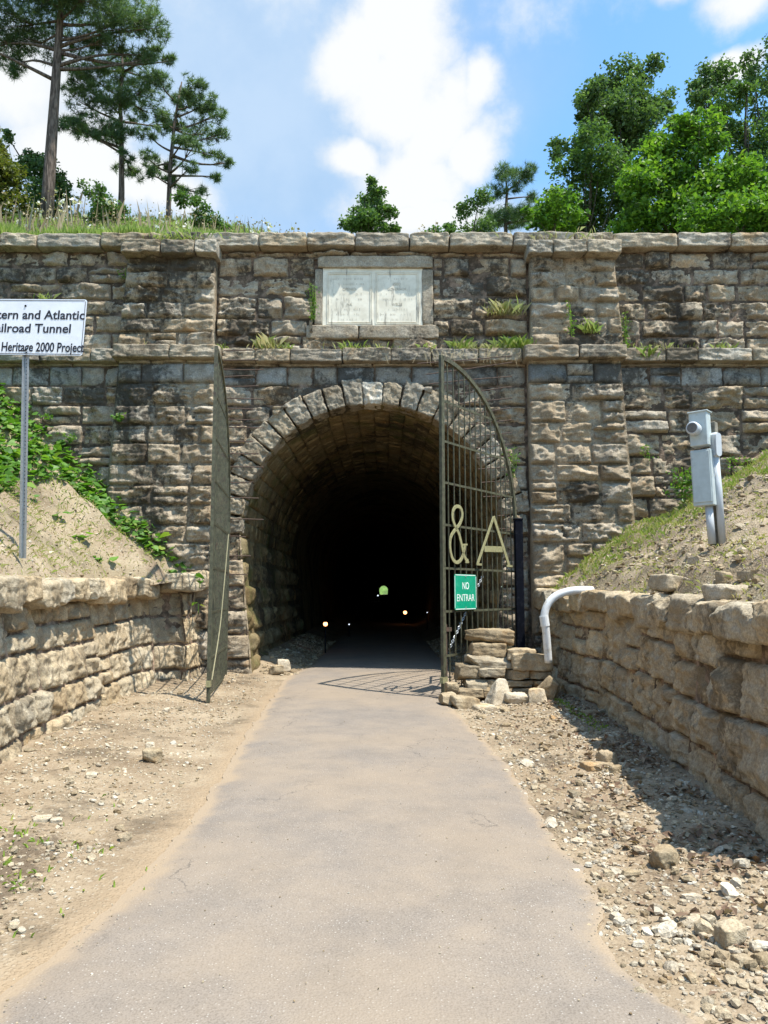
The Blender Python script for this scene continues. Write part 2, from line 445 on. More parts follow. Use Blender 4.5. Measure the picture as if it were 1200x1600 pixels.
def plain(name, col, rough=.5, metal=0., var=.15, sc=14, dirt=None, spec=.4, bump=.0):
    m, k = material(name); P = k.geo()
    n = k.noise(sc, 6, .65, P)
    c = k.mix(k.ss(n, .3, .7), tuple(q * (1 - var) for q in col), tuple(min(1, q * (1 + var)) for q in col))
    if dirt: c = k.mix(k.ss(k.noise(sc * .6, 7, .7, k.vmath('ADD', P, (5, 5, 5))), .52, .68), c, dirt)
    setb(k, c, k.lin(n, 0, 1, rough * .85, min(1, rough * 1.15)), k.bump(n, bump, .01) if bump else None, metal, spec); return m
IRON = plain('olive_painted_iron', (.070, .069, .040), .65, .0, .4, 16, (.045, .03, .022), bump=.3)
IRONL = plain('olive_brass_lettering', (.27, .25, .13), .55, .0, .2, 30, (.16, .13, .07), bump=.2)
RUST = plain('rusty_iron_rod', (.085, .052, .036), .8, 0, .3, 30, (.045, .035, .03))
BLACKST = plain('black_painted_steel', (.004, .005, .009), .7, 0., .3, 20, (.02, .02, .024), spec=.08)
GALV = plain('galvanised_steel', (.34, .36, .37), .45, .55, .12, 30)
WHITEP = plain('white_sign_sheet', (.70, .72, .76), .42, 0, .05, 5, (.60, .61, .61))
INK = plain('black_sign_ink', (.012, .012, .02), .5, 0, .1)
GREENP = plain('green_sign_paint', (.0, .27, .15), .4, 0, .08, 20, (.03, .33, .20))
SIGNW = plain('pale_sign_lettering', (.70, .78, .72), .5, 0, .06)
BOXG = plain('pale_grey_enamel', (.42, .47, .46), .5, 0, .08, 9, (.34, .37, .35))
PVCG = plain('grey_plastic_pipe', (.46, .48, .49), .45, 0, .05, 9)
PVCW = plain('white_plastic_pipe', (.66, .66, .64), .4, 0, .05, 12, (.52, .48, .40))
WOODP = plain('weathered_timber', (.21, .19, .145), .85, 0, .25, 22, bump=.4)
ROPEM = plain('pale_rope', (.36, .32, .19), .9, 0, .15, 50)
MARB = None
def marble():
    m, k = material('weathered_white_marble'); P = k.geo()
    n = k.noise(3.5, 7, .65, P); c = k.mix(k.ss(n, .35, .65), (.60, .545, .43), (.73, .675, .55))
    dr = k.noise(2.6, 6, .7, k.scale(P, (5.5, 1, .75)))
    band = k.noise(1.4, 2, .5, k.scale(P, (1, 1, .3)))
    f = k.math('MULTIPLY', k.ss(k.math('ADD', dr, k.math('MULTIPLY', band, .5)), .77, .96), .75)
    c = k.mix(f, c, (.085, .07, .055))
    setb(k, c, .75, k.bump(n, .2, .01), spec=.2); return m
MARB = marble()
# ------------------------------------------------------------------ stone block patterns
class Pat:
    def __init__(s): s.m = MB()
    def block(s, u0, u1, v0, v1, mp, rng, step=.03, gap=.008, recess=.07, bev=.035, bulge=(.03, .11), rough=.03, bed=.02, tone=None, wob=.012, planes=4, keep=None, round_=0., jit=0.):
        u0 += gap; u1 -= gap; v0 += gap; v1 -= gap
        if u1 - u0 < .05 or v1 - v0 < .05: return
        nu = max(4, int((u1 - u0) / step)); nv = max(4, int((v1 - v0) / step)); e = .012
        us = np.concatenate([[u0], np.linspace(u0 + e, u1 - e, nu), [u1]]); vs = np.concatenate([[v0], np.linspace(v0 + e, v1 - e, nv), [v1]])
        U, V = np.meshgrid(us, vs, indexing='ij')
        so_ = rng.uniform(0, 180, 3)
        n1 = fbm(P3(U * 6.5 + so_[0], V * 7.5 + so_[1], so_[2]), 5, .62)
        n2 = fbm(P3(U * 3 + so_[1], V * 16 + so_[2], so_[0]), 3, .5)
        du = np.minimum(U - u0, u1 - U); dv = np.minimum(V - v0, v1 - V)
        if round_:
            q = round_; dd = q - np.sqrt(np.clip(q - du, 0, None) ** 2 + np.clip(q - dv, 0, None) ** 2)
        else: dd = np.minimum(du, dv)
        d = dd + wob * n1 * 2 * sst(dd, 0, .03)
        edge = sst(d, -.002, bev)
        b = rng.uniform(*bulge); uc = (u0 + u1) / 2; vc = (v0 + v1) / 2
        f = np.full_like(U, b)
        for q in range(planes):
            a = rng.uniform(0, 2 * math.pi); sl_ = rng.uniform(.15, .75); of = b * rng.uniform(.55, 1.3)
            f = np.minimum(f, of - sl_ * (np.cos(a) * (U - uc) + np.sin(a) * (V - vc)))
        f = np.maximum(f, b * .1 - .02)
        f = f + rough * n1 * 1.8 + bed * n2 * 1.5
        h = -recess + edge * (recess + f + jit * (2 * rng.rand() - 1))
        t = tone if tone is not None else (float(np.clip(rng.normal(.5, .15), .02, .98)), rng.rand(), rng.rand())
        P = mp(U, V, h)
        kp = None
        if keep is not None:
            uc_ = (U[:-1, :-1] + U[1:, 1:]) / 2; vc_ = (V[:-1, :-1] + V[1:, 1:]) / 2; kp = keep(uc_, vc_)
            if not kp.any(): return
        s.m.quadgrid(P, len(us), len(vs), t, kp)
    def courses(s, u0, u1, vlist, mp, rng, wmin=.45, wmax=1.0, **kw):
        """rows of blocks between the levels of vlist; some blocks are split in two"""
        for r in range(len(vlist) - 1):
            a, b = vlist[r], vlist[r + 1]; u = u0
            while u < u1 - .02:
                w = rng.uniform(wmin, wmax); e = u + w
                if u1 - e < wmin * .6: e = u1
                q = dict(kw)
                if rng.rand() < .22 and 'bulge' in q and q['bulge'][1] > .1: q['rough'] = q['rough'] * 1.9; q['bed'] = q['bed'] * 1.9
                if b - a > .3 and rng.rand() < .12 and 'nosplit' not in kw:
                    md = a + (b - a) * rng.uniform(.4, .6)
                    s.block(u, e, a, md, mp, rng, **q); s.block(u, e, md, b, mp, rng, **q)
                else: s.block(u, e, a, b, mp, rng, **q)
                u = e
def levels(z0, z1, lo, hi, rng):
    n = max(1, round((z1 - z0) / ((lo + hi) / 2))); w = rng.uniform(lo, hi, n); w *= (z1 - z0) / w.sum()
    return list(z0 + np.concatenate([[0], np.cumsum(w)]))
# ------------------------------------------------------------------ levels of the portal
YF = 14.3
CX = -.215; RI = 2.47; ZS = 2.57; RO = 3.08
zp = lambda py, y=YF: at(600, py, y)[2]
xp = lambda px, py, y=YF: at(px, py, y)[0]
ZTOP = zp(362, YF - .27); ZCB = zp(386, YF - .2); ZS1 = zp(545, YF - .2); ZS0 = zp(564, YF - .15)
def gz(y): return -.12 + .12 * sst(np.asarray(y, float), 12.2, 14.4)
# ================================================================== TUNNEL PORTAL
rng = np.random.RandomState(11)
portal = thing('tunnel_portal', (CX, YF, 0), 'tall weathered limestone tunnel portal with arched mouth, two pilasters and a marble plaque', 'tunnel portal')
def flat(y0, xr=None, zt=0, fac=0.):
    def mp(U, V, h):
        x = U if xr is None else xr + (U - xr) * (1 + fac * (zt - V))
        return P3(x, y0 - h, V)
    return mp
XLA, XLB = xp(190, 572), xp(341, 572)       # lower left pilaster at its top
XRA, XRB = xp(822, 572), xp(966, 572)
ULA, ULB = xp(206, 400), xp(341, 400)
URA, URB = xp(824, 400), xp(954, 400)
PIL = .23
ST = dict(step=.025, bulge=(.04, .15), rough=.045, bed=.035, bev=.032, gap=.008, wob=.022, planes=5, jit=.025)
ZF1, ZF0 = zp(573), zp(603)
face = Pat()
lowA = levels(-.3, ZF0, .38, .50, rng)
lowL = [z for z in levels(-.3, 2.6, .42, .54, rng)][:-1] + levels(2.6, ZF0, .33, .42, rng)
upA = levels(ZS1, zp(416), .28, .42, rng) + [ZCB]
XW0, XW1 = -13.0, 16.5
FR = (xp(482, 465), xp(686, 465), zp(531), zp(401))
outfr = lambda u, v: ~((u > FR[0] + .1) & (u < FR[1] - .1) & (v > FR[2] + .06) & (v < FR[3] - .06))
# wings and centre, above and below the string course
face.courses(XW0, XLA + .02, lowL, flat(YF), rng, .45, .95, **ST)
face.courses(XRB - .02, XW1, levels(-.3, ZF0, .36, .48, rng), flat(YF), rng, .5, 1.0, **ST)
face.courses(XW0, ULA, upA, flat(YF), rng, .5, 1.0, **ST)
face.courses(URB, XW1, levels(ZS1, zp(420), .3, .4, rng) + [ZCB], flat(YF), rng, .45, .95, **ST)
face.courses(ULB, URA, levels(ZS1, zp(525), .3, .34, rng) + levels(zp(525), zp(402), .32, .5, rng)[1:] + [ZCB], flat(YF), rng, .5, 1.05, keep=outfr, **ST)
rad = lambda u, v: np.hypot(u - CX, v - ZS)
face.courses(XLB, XRA, levels(ZS, ZF0, .33, .45, rng), flat(YF), rng, .4, .8, keep=lambda u, v: rad(u, v) > RI + .42, **ST)
jl = levels(-.3, ZS, .40, .55, rng)
def jamb(sgn):
    def mp(U, V, h):       # the jambs lean in a little towards the ground
        sh = .27 * np.clip((ZS - V) / ZS, 0, 1.1)
        w = np.clip((U - (XLB if sgn < 0 else XRA)) / ((CX + sgn * RI) - (XLB if sgn < 0 else XRA)), 0, 1)
        return P3(U - sgn * sh * w, YF - h, V)
    return mp
for r in range(len(jl) - 1):
    face.block(XLB, CX - RI - .0, jl[r], jl[r + 1], jamb(-1), rng, **ST)
    face.block(CX + RI, XRA, jl[r], jl[r + 1], jamb(1), rng, **ST)
fo = face.m.obj('wall_face', FAC, portal, smooth=True)
# smooth frieze course under the string course
fz = Pat()
SM = dict(step=.045, bulge=(.012, .05), rough=.02, bed=.012, bev=.02, planes=1, gap=.006)
for (a, b, y, xr, zt, fc) in ((XW0, XLA, YF, None, 0, 0), (XLB, XRA, YF, None, 0, 0), (XRB, XW1, YF, None, 0, 0), (XLA, XLB, YF - PIL, None, 0, 0), (XRA, XRB, YF - PIL, None, 0, 0)):
    fz.courses(a, b, [ZF0, ZF1], flat(y), rng, .4, .85, **SM)
fz.m.obj('frieze_course', FREEZE, portal, smooth=True)
fz = Pat()
for (a, b, y) in ((XW0, XLA, YF), (XLB, XRA, YF), (XRB, XW1, YF), (XLA, XLB, YF - PIL), (XRA, XRB, YF - PIL)):
    fz.courses(a, b, [ZF1, ZS0 + .02], flat(y), rng, .6, 1.2, **SM)
fz.m.obj('frieze_band', FACL, portal, smooth=True)
# pilasters
def pilaster(la, lb, ua, ub, inner):
    p = Pat()
    xr = lb if inner > 0 else la
    p.courses(la, lb, levels(-.3, 2.4, .45, .56, rng)[:-1] + levels(2.4, ZF0, .32, .42, rng), flat(YF - PIL, xr, ZF0, .034), rng, .42, .85, **ST)
    xr = ub if inner > 0 else ua
    p.courses(ua, ub, levels(ZS1 + .0, zp(398, YF - PIL), .30, .36, rng), flat(YF - PIL, xr, zp(398), .05), rng, .4, .85, **ST)
    w = (lb - la)
    for (z0, z1, a, b, f) in ((-.4, ZS0, la, lb, .034), (ZS1 - .1, ZCB + .1, ua, ub, .04)):
        Vv = []
        xr = (b if inner > 0 else a)
        ed = (z1 if z0 > 0 else ZF0)
        for z in (z0, z1):
            for x in (a, b):
                X = xr + (x - xr) * (1 + f * max(0, ed - z)); X += .012 if x == a else -.012
                for y in (YF - PIL + .045, YF + .2): Vv.append((X, y, z))
        p.m.add(Vv, [(0, 1, 5, 4), (2, 6, 7, 3), (0, 4, 6, 2), (1, 3, 7, 5)], (.25, .5, .7))
    return p.m.obj('pilaster', FAC, portal, smooth=True)
pilaster(XLA, XLB, ULA, ULB, 1)
pilaster(XRA, XRB, URA, URB, -1)
# mortar bed behind the blocks, with the hole of the arch
mb = MB(); xs = np.arange(XW0, XW1 + .05, .1); zs = np.arange(-.4, ZTOP + .02, .1)
X, Z = np.meshgrid(xs, zs, indexing='ij')
Yg = YF + .035 - .03 * fbm(P3(X * 4, Z * 4, 0 * X), 4)
xc = (X[:-1, :-1] + X[1:, 1:]) / 2; zc = (Z[:-1, :-1] + Z[1:, 1:]) / 2
kp = np.where(zc > ZS, rad(xc, zc) > RI + .12, np.abs(xc - CX) > RI + .055 - .27 * np.clip((ZS - zc) / ZS, 0, 1.1))
mb.quadgrid(P3(X, Yg, Z), len(xs), len(zs), keep=kp)
mb.obj('mortar_bed', MORT, portal, smooth=True)
# arch ring
vo = MB(); n = 23; ang = np.linspace(math.pi, 0, n + 1)
for i in range(n):
    a = (ang[i] + ang[i + 1]) / 2; key = (i == n // 2)
    wd = RI * math.pi / n
    ln = (.43 if key else rng.uniform(.42, .53)); wid = wd * (1.12 if key else rng.uniform(.94, 1.06))
    V, F = rockV((wid, .5, ln), 300 + i, 22, 18, .05, 3, 3.6, off=(.85, 1.))
    V[:, 0] *= 1 + .18 * (V[:, 2] / ln)
    fr = V[:, 1] < -.15
    V[fr, 1] -= .05 * fbm(P3(V[fr, 0] * 9, V[fr, 2] * 9, i * 3.3), 4)
    M = rotm(0, math.pi / 2 - a, 0)
    c = np.array([CX + (RI + ln / 2 - .01) * math.cos(a), YF + .165 - rng.uniform(0, .03), ZS + (RI + ln / 2 - .01) * math.sin(a)])
    vo.add(V @ M.T + c, F, (.97 if key else rng.uniform(.2, .7), rng.rand(), rng.uniform(0, .4)))
vo.obj('arch_ring', VOUS, portal, smooth=True)
# coping, pilaster caps and string course
def slab_row(m, x0, x1, y0, y1, z0, z1, lo, hi, seed, amp=.03, n=12):
    r = np.random.RandomState(seed); x = x0
    while x < x1 - .05:
        w = r.uniform(lo, hi)
        if x1 - x - w < lo * .6: w = x1 - x
        V, F = rockV((w - .012, y1 - y0, z1 - z0), seed * 77 + int(x * 100) % 9999, 18, 22, amp * .8, 1, 2.6, off=(.86, 1.))
        fr = V[:, 1] < -(y1 - y0) * .35
        V[fr, 1] -= .06 * fbm(P3(V[fr, 0] * 6 + x, V[fr, 2] * 9, x * 3.3 + z0 * 5), 4)
        m.add(V + ((x + w / 2), (y0 + y1) / 2 + r.uniform(-.02, .02), (z0 + z1) / 2 + r.uniform(-.008, .008)), F, (r.uniform(.2, .75), r.rand(), r.uniform(.2, .8))); x += w
cp_ = MB(); slab_row(cp_, XW0, XW1, YF - .25, YF + .45, ZCB, ZTOP, .7, 1.3, 5)
cp_.obj('coping', FACL, portal, smooth=True)
for (a, b) in ((ULA, ULB), (URA, URB)):
    cp_ = MB()
    slab_row(cp_, a - .07, b + .07, YF - PIL - .26, YF + .2, zp(397, YF - .4), zp(377, YF - .4), .45, .8, 6 + int(a > 0))
    cp_.obj('pilaster_cap', FACL, portal, smooth=True)
sc_ = MB()
for (a, b, pr, s) in ((XW0, XLA - .05, .2, 21), (XLB + .1, XRA - .1, .2, 22), (XRB + .05, XW1, .2, 23), (XLA - .06, XLB + .1, .2 + PIL, 24), (XRA - .1, XRB + .06, .2 + PIL, 25)):
    slab_row(sc_, a, b, YF - pr, YF + .3, ZS0 - .01, ZS1 + .02, .5, 1.1, s, .03)
sc_.obj('string_course', FACL, portal, smooth=True)
# plaque in its frame
fm = MB()
for (a, b, c, d, pr, s) in ((496, 402, 676, 421, .09, 1), (491, 421, 505, 509, .05, 2), (659, 421, 677, 509, .05, 3), (478, 509, 560, 531, .08, 4), (561, 509, 686, 531, .08, 5)):
    p0 = at(a, d, YF); p1 = at(c, b, YF)
    V, F = rockV((p1[0] - p0[0] - .01, .3, p1[2] - p0[2] - .008), 900 + s, 14, 14, .02, 0, 3)
    fm.add(V + ((p0[0] + p1[0]) / 2, YF - pr + .15, (p0[2] + p1[2]) / 2), F, (.62 if s == 1 else .4, .6, .3))
fm.obj('plaque_frame', FACL, portal, smooth=True)
pq = MB(); p0 = at(504, 510, YF); p1 = at(660, 420, YF); YPQ = YF - .03
pq.box(((p0[0] + p1[0]) / 2, YPQ + .06, (p0[2] + p1[2]) / 2), (p1[0] - p0[0], .12, p1[2] - p0[2]))
for (a, b) in ((511, 581), (587, 654)):
    q0 = at(a, 506, YPQ); q1 = at(b, 426, YPQ)
    for g in (0, .03):
        x0, x1, z0, z1 = q0[0] + g, q1[0] - g, q0[2] + g, q1[2] - g
        w = .009
        pq.box(((x0 + x1) / 2, YPQ - .004, z0), (x1 - x0, .014, w)); pq.box(((x0 + x1) / 2, YPQ - .004, z1), (x1 - x0, .014, w))
        pq.box((x0, YPQ - .004, (z0 + z1) / 2), (w, .0142, z1 - z0 + w)); pq.box((x1, YPQ - .004, (z0 + z1) / 2), (w, .0142, z1 - z0 + w))
plaque = pq.obj('plaque', MARB, portal)
# lettering helper: Blender's own font turned into a mesh
def text_geo(s, size, ext=.002, sx=1., bold=0.):
    cu = bpy.data.curves.new('lettering', 'FONT'); cu.body = s; cu.size = size; cu.extrude = ext; cu.offset = bold
    cu.align_x = 'LEFT'; cu.resolution_u = 4
    o = bpy.data.objects.new('lettering', cu); COL.objects.link(o)
    dg = bpy.context.evaluated_depsgraph_get(); me = bpy.data.meshes.new_from_object(o.evaluated_get(dg))
    V = np.array([v.co[:] for v in me.vertices]); F = [tuple(p.vertices) for p in me.polygons]
    bpy.data.objects.remove(o); bpy.data.meshes.remove(me); bpy.data.curves.remove(cu)
    V[:, 0] *= sx
    return V, F
def add_text(m, s, size, org, right, up, ext=.002, sx=1., bold=0., width=None, align='L'):
    V, F = text_geo(s, size, ext, 1., bold)
    w = V[:, 0].max() - V[:, 0].min(); V[:, 0] -= V[:, 0].min()
    if width: V[:, 0] *= width / w; w = width
    else: V[:, 0] *= sx; w *= sx
    if align == 'C': V[:, 0] -= w / 2
    if align == 'R': V[:, 0] -= w
    right = np.array(right, float); up = np.array(up, float); nr = np.cross(right, up)
    P = np.asarray(org) + V[:, :1] * right + V[:, 1:2] * up + V[:, 2:3] * nr
    n0 = m.n; m.add(P, np.zeros((0, 3), int))
    for f in F: m.f.setdefault(len(f), []).append(np.array([f]) + n0)
LETW = plain('worn_engraved_letters', (.44, .395, .31), .9, 0, .25, 8)
lt = MB(); rr = random.Random(4)
for (a, b, rows) in ((514, 578, ['', '', 'OPENED', '', '', 'MA', '', '', '']), (590, 651, ['', 'GEO', 'GOVERNOR', '', '', 'WELLS', '', '', ''])):
    for i, wd in enumerate(rows):
        y = 434 + i * 7.9; q0 = at(a, y, YPQ); q1 = at(b, y, YPQ); c = (q0[0] + q1[0]) / 2
        if wd:
            add_text(lt, wd, .075, (c, YPQ - .002, q0[2] - .05), (1, 0, 0), (0, 0, 1), .003, .9, align='C')
        else:
            x = q0[0] + rr.uniform(.02, .2)
            while x < q1[0] - rr.uniform(.02, .15):     # worn strokes that can no longer be read
                if rr.random() < .6: lt.box((x, YPQ - .001, q0[2] - .025), (.008, .006, rr.uniform(.02, .05)))
                x += rr.choice((.022, .03, .03, .07))
lt.obj('worn_inscription', LETW, plaque)
# ------------------------------------------------------------------ tunnel bore
JL = math.hypot(.27, ZS + .15); AL = math.pi * RI; SL = 2 * JL + AL
def bore(S, Y, h):
    S = np.asarray(S, float); r = RI - h
    a = np.pi - (S - JL) / RI
    tl = np.clip(S / JL, 0, 1); tr = np.clip((SL - S) / JL, 0, 1)
    x = np.where(S < JL, CX - RI + .27 * (1 - tl) + h, np.where(S > SL - JL, CX + RI - .27 * (1 - tr) - h, CX + r * np.cos(a)))
    z = np.where(S < JL, -.15 + tl * (ZS + .15), np.where(S > SL - JL, -.15 + tr * (ZS + .15), ZS + r * np.sin(a)))
    return P3(x, Y, z)
ln = Pat()
YT = YF + .02
for (a, b) in ((0, JL), (SL - JL, SL)):
    lv = levels(a, b, .36, .5, rng)
    for r in range(len(lv) - 1):
        y = YT
        while y < YF + 9:
            w = rng.uniform(.5, 1.1)
            ln.block(lv[r], lv[r + 1], y, y + w, lambda U, V, h: bore(U, V, h), rng, step=.055, bulge=(.03, .10), rough=.04, bev=.05); y += w
lv = levels(JL, SL - JL, .26, .34, rng)
for r in range(len(lv) - 1):
    y = YT
    while y < YF + 8:
        w = rng.uniform(.35, .75)
        ln.block(lv[r], lv[r + 1], y, y + w, lambda U, V, h: bore(U, V, h), rng, step=.06, bulge=(.002, .014), rough=.012, bed=.006, bev=.015, planes=1, recess=.03, gap=.004); y += w
YE = 452.
ys = np.concatenate([np.arange(YT, YF + 10, .25), YF + 10 * (YE - YF) ** np.linspace(0, 1, 60) / 10 ** np.linspace(0, 1, 60)])
ys = np.unique(np.clip(ys, YT, YE)); ss_ = np.linspace(0, SL, 60)
S2, Y2 = np.meshgrid(ss_, ys, indexing='ij')
ln.m.quadgrid(bore(S2, Y2, -.03 + .05 * fbm(P3(S2 * 1.5, Y2 * 1.5, 0 * S2), 3) * (S2 > -1)), len(ss_), len(ys), (.4, .5, .6))
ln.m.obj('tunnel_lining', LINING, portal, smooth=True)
# ================================================================== GROUND, PATH
EL = np.array([ong(x, y, -.11)[:2] for (x, y) in ((470, 1052), (446, 1068), (422, 1092), (388, 1140), (352, 1200), (312, 1260), (272, 1310), (208, 1375), (130, 1445), (22, 1530), (-60, 1600))])
ER = np.array([ong(x, y, -.11)[:2] for (x, y) in ((700, 1096), (722, 1122), (762, 1158), (802, 1205), (837, 1260), (867, 1305), (904, 1355), (942, 1408), (940, 1450), (962, 1490), (1000, 1530), (1080, 1590))])
def edge_l(y):
    p = EL[np.argsort(EL[:, 1])]; return np.interp(y, np.r_[-60, 0, p[:, 1], 14.4, 500], np.r_[-1.5, -1.35, p[:, 0], -1.45, -1.5])
def edge_r(y):
    p = ER[np.argsort(ER[:, 1])]; return np.interp(y, np.r_[-60, 0, p[:, 1], 14.4, 500], np.r_[1.3, 1.3, p[:, 0], 1.25, 1.25])
WL = np.array([(-2.9, -6), (-3.0, 2), (-3.1, 5.2)] + [tuple(ong(x, y)[:2]) for (x, y) in ((2, 1212), (60, 1165), (120, 1130), (210, 1085), (262, 1070))] + [(-3.32, 13.2), (-3.12, 14.28)])
WR = np.array([(2.72, 14.22)] + [tuple(ong(x, y)[:2]) for (x, y) in ((872, 1082), (902, 1095), (935, 1110), (985, 1147), (1040, 1192), (1110, 1248), (1176, 1298))] + [(2.40, 4.72)])
def wall_x(P, y):
    q = P[np.argsort(P[:, 1])]; return np.interp(y, q[:, 1], q[:, 0])
def ground_z(x, y):
    x = np.asarray(x, float); y = np.asarray(y, float)
    el, er = edge_l(y), edge_r(y)
    off = np.maximum(np.maximum(el - x, x - er), 0)
    b = fbm(P3(x * 1.3, y * 1.3, 0 * x + 3), 5, .55)
    z = gz(y) - .02 + .07 * sst(off, .1, 1.6) + sst(off, .02, .5) * (.055 * b + .02 * fbm(P3(x * 9, y * 9, 0 * x), 3))
    z = z + np.where(y > YF + .2, .22 * sst(off, .05, 1.0) * sst(y, YF, YF + 1.5), 0)   # spoil along the tunnel sides
    return z
def grid_axis(parts):
    return np.unique(np.concatenate([np.arange(a, b, s) for a, b, s in parts]))
gx = np.unique(np.r_[-1500, -600, -200, -80, -30, -12, grid_axis([(-6, -4.2, .3), (-4.2, 3.6, .045), (3.6, 8, .3)]), 12, 30, 80, 200, 600, 1500])
gy = np.unique(np.r_[-1500, -600, -200, -60, -20, grid_axis([(-8, 1.8, .4), (1.8, 9, .045), (9, 18, .07), (18, 30, .5)]), 40, 60, 100, 200, 350, 450, 460, 480, 600, 1500])
GX, GY = np.meshgrid(gx, gy, indexing='ij')
GZ = ground_z(GX, GY)
_el, _er = edge_l(GY), edge_r(GY)
_sand = np.exp(-np.maximum(_el - GX, 0) / .30) * (GX < _er) * (GY < 13) * .8
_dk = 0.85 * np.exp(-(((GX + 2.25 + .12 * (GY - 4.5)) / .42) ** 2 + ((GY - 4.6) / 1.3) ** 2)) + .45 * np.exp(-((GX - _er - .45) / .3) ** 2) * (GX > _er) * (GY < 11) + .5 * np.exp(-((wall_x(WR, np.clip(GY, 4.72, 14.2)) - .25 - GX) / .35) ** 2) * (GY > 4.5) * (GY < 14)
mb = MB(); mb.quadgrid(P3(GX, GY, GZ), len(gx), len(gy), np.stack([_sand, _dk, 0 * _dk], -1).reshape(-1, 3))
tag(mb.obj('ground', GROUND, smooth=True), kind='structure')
mb = MB(); py_ = np.unique(np.r_[grid_axis([(-60, 0, 2), (0, 10, .05), (10, 20, .1), (20, 60, 1)]), 100, 200, 300, 452, 462]); uu = np.linspace(0, 1, 30)
U, Yp = np.meshgrid(uu, py_, indexing='ij')
rag = lambda y, s: .10 * fbm(P3(y * 2.2, 0 * y + s, 0 * y), 4) + .02 * perlin(P3(y * 14, 0 * y + s, 0 * y))
l_ = edge_l(Yp) + rag(Yp, 2.); r_ = edge_r(Yp) + rag(Yp, 9.)
Xp = l_ + (r_ - l_) * U
dl = (Xp - l_); dr = (r_ - Xp)
zp_ = gz(Yp) + .028 * sst(np.minimum(dl, dr), 0, .3) - .012 + .008 * fbm(P3(Xp * 1.2, Yp * 1.2, 0 * Xp), 3)
sand = 1.0 * np.exp(-dl / .17) + .75 * np.exp(-dr / .16)
sand = np.where(Yp > YF + 1, sand * .4, sand)
mb.quadgrid(P3(Xp, Yp, zp_), len(uu), len(py_), np.stack([sand, sand, sand], -1).reshape(-1, 3))
tag(mb.obj('path', ASPH, smooth=True), kind='structure')
# ------------------------------------------------------------------ banks and hill
def ltop(y): return np.interp(y, [0, 6.5, 9, 12, 14.3], [1.62, 1.62, 1.60, 1.66, 1.85])
def rtop(y): return np.interp(y, [4.7, 6, 8, 10, 12, 14.3], [1.42, 1.40, 1.42, 1.46, 1.48, 1.55])
def lsoft(z, cap): return cap - np.log1p(np.exp((cap - z) * 2.2)) / 2.2 + 0
def bank_l(d, y):
    z = ltop(y) - .10 + .87 * np.maximum(d - .30, 0) + .10 * sst(d, .3, .6)
    z = z + .24 * fbm(P3(d * 1.1, y * 1.1, 0 * d + 9), 5, .6) * sst(d, .3, .9) + .03 * fbm(P3(d * 7, y * 7, 0 * d + 2), 3)
    return np.minimum(z, 8.5 + .2 * fbm(P3(d * .3, y * .3, 0 * d), 3))
def bank_r(d, y):
    w = 1.
    z = rtop(np.maximum(y, 4.7)) - .12 + .12 * sst(d, .25, .6) + .60 * np.maximum(d - .15, 0)
    z = np.minimum(z, 1.33 + .75 * np.maximum(y - 4.6, 0) + .05 * d)
    z = z + .38 * fbm(P3(d * .9, y * .9, 0 * d + 5), 5, .6) * sst(d, .1, .8) * w + .06 * fbm(P3(d * 5, y * 5, 0 * d + 2), 4)
    return np.minimum(z, 8.5 + .2 * fbm(P3(d * .3, y * .3, 0 * d), 3))
dd = np.r_[.20, grid_axis([(.26, 5, .055), (5, 12, .4)]), 14, 20, 30, 60, 200]
yy = np.unique(np.r_[-200, -60, grid_axis([(-20, 4, .5), (4, 14.38, .06)]), 14.38])
Dd, Yy = np.meshgrid(dd, yy, indexing='ij')
mb = MB(); X = wall_x(WL, np.clip(Yy, -6, 14.28)) - Dd
mb.quadgrid(P3(X, Yy, bank_l(Dd, Yy)), len(dd), len(yy))
tag(mb.obj('left_bank', BANKM, smooth=True), kind='structure')
mb = MB(); yy = np.unique(np.r_[grid_axis([(4.5, 14.38, .06)]), 14.38]); Dd, Yy = np.meshgrid(dd, yy, indexing='ij'); X = wall_x(WR, np.clip(Yy, 4.72, 14.22)) + Dd
mb.quadgrid(P3(X, Yy, bank_r(Dd, Yy)), len(dd), len(yy))
tag(mb.obj('right_bank', BANKM, smooth=True), kind='structure')
def hill(x, y):
    x = np.asarray(x, float); y = np.asarray(y, float)
    w = np.interp(x, [-14, -6, -2, 1, 4, 9], [.56, .53, .44, .28, .30, .40])
    z = ZTOP - .03 + w * np.clip(y - 14.8, 0, 14) + .1 * fbm(P3(x * .8, y * .8, 0 * x), 4)
    return z
hx = np.unique(np.r_[-300, -150, -80, -50, -30, grid_axis([(-20, 20, .25)]), 30, 50, 80, 150, 300])
hy = np.unique(np.r_[14.55, grid_axis([(14.7, 18, .15), (18, 32, .6)]), 40, 60, 100, 200, 300, 440, 450])
HX, HY = np.meshgrid(hx, hy, indexing='ij')
mb = MB(); mb.quadgrid(P3(HX, HY, hill(HX, HY)), len(hx), len(hy))
tag(mb.obj('hill', HILLM, smooth=True), kind='structure')
mb = MB(); fx = np.linspace(-60, 60, 40); fy = np.linspace(468, 520, 20); FX, FY = np.meshgrid(fx, fy, indexing='ij')
mb.quadgrid(P3(FX, FY, -.2 + .55 * (FY - 468) + 1.2 * fbm(P3(FX * .3, FY * .3, 0 * FX), 4)), 40, 20)
FARG = plain('far_sunlit_green', (.09, .16, .03), .9, 0, .5, .4)
tag(mb.obj('far_bank', FARG, smooth=True), kind='structure')
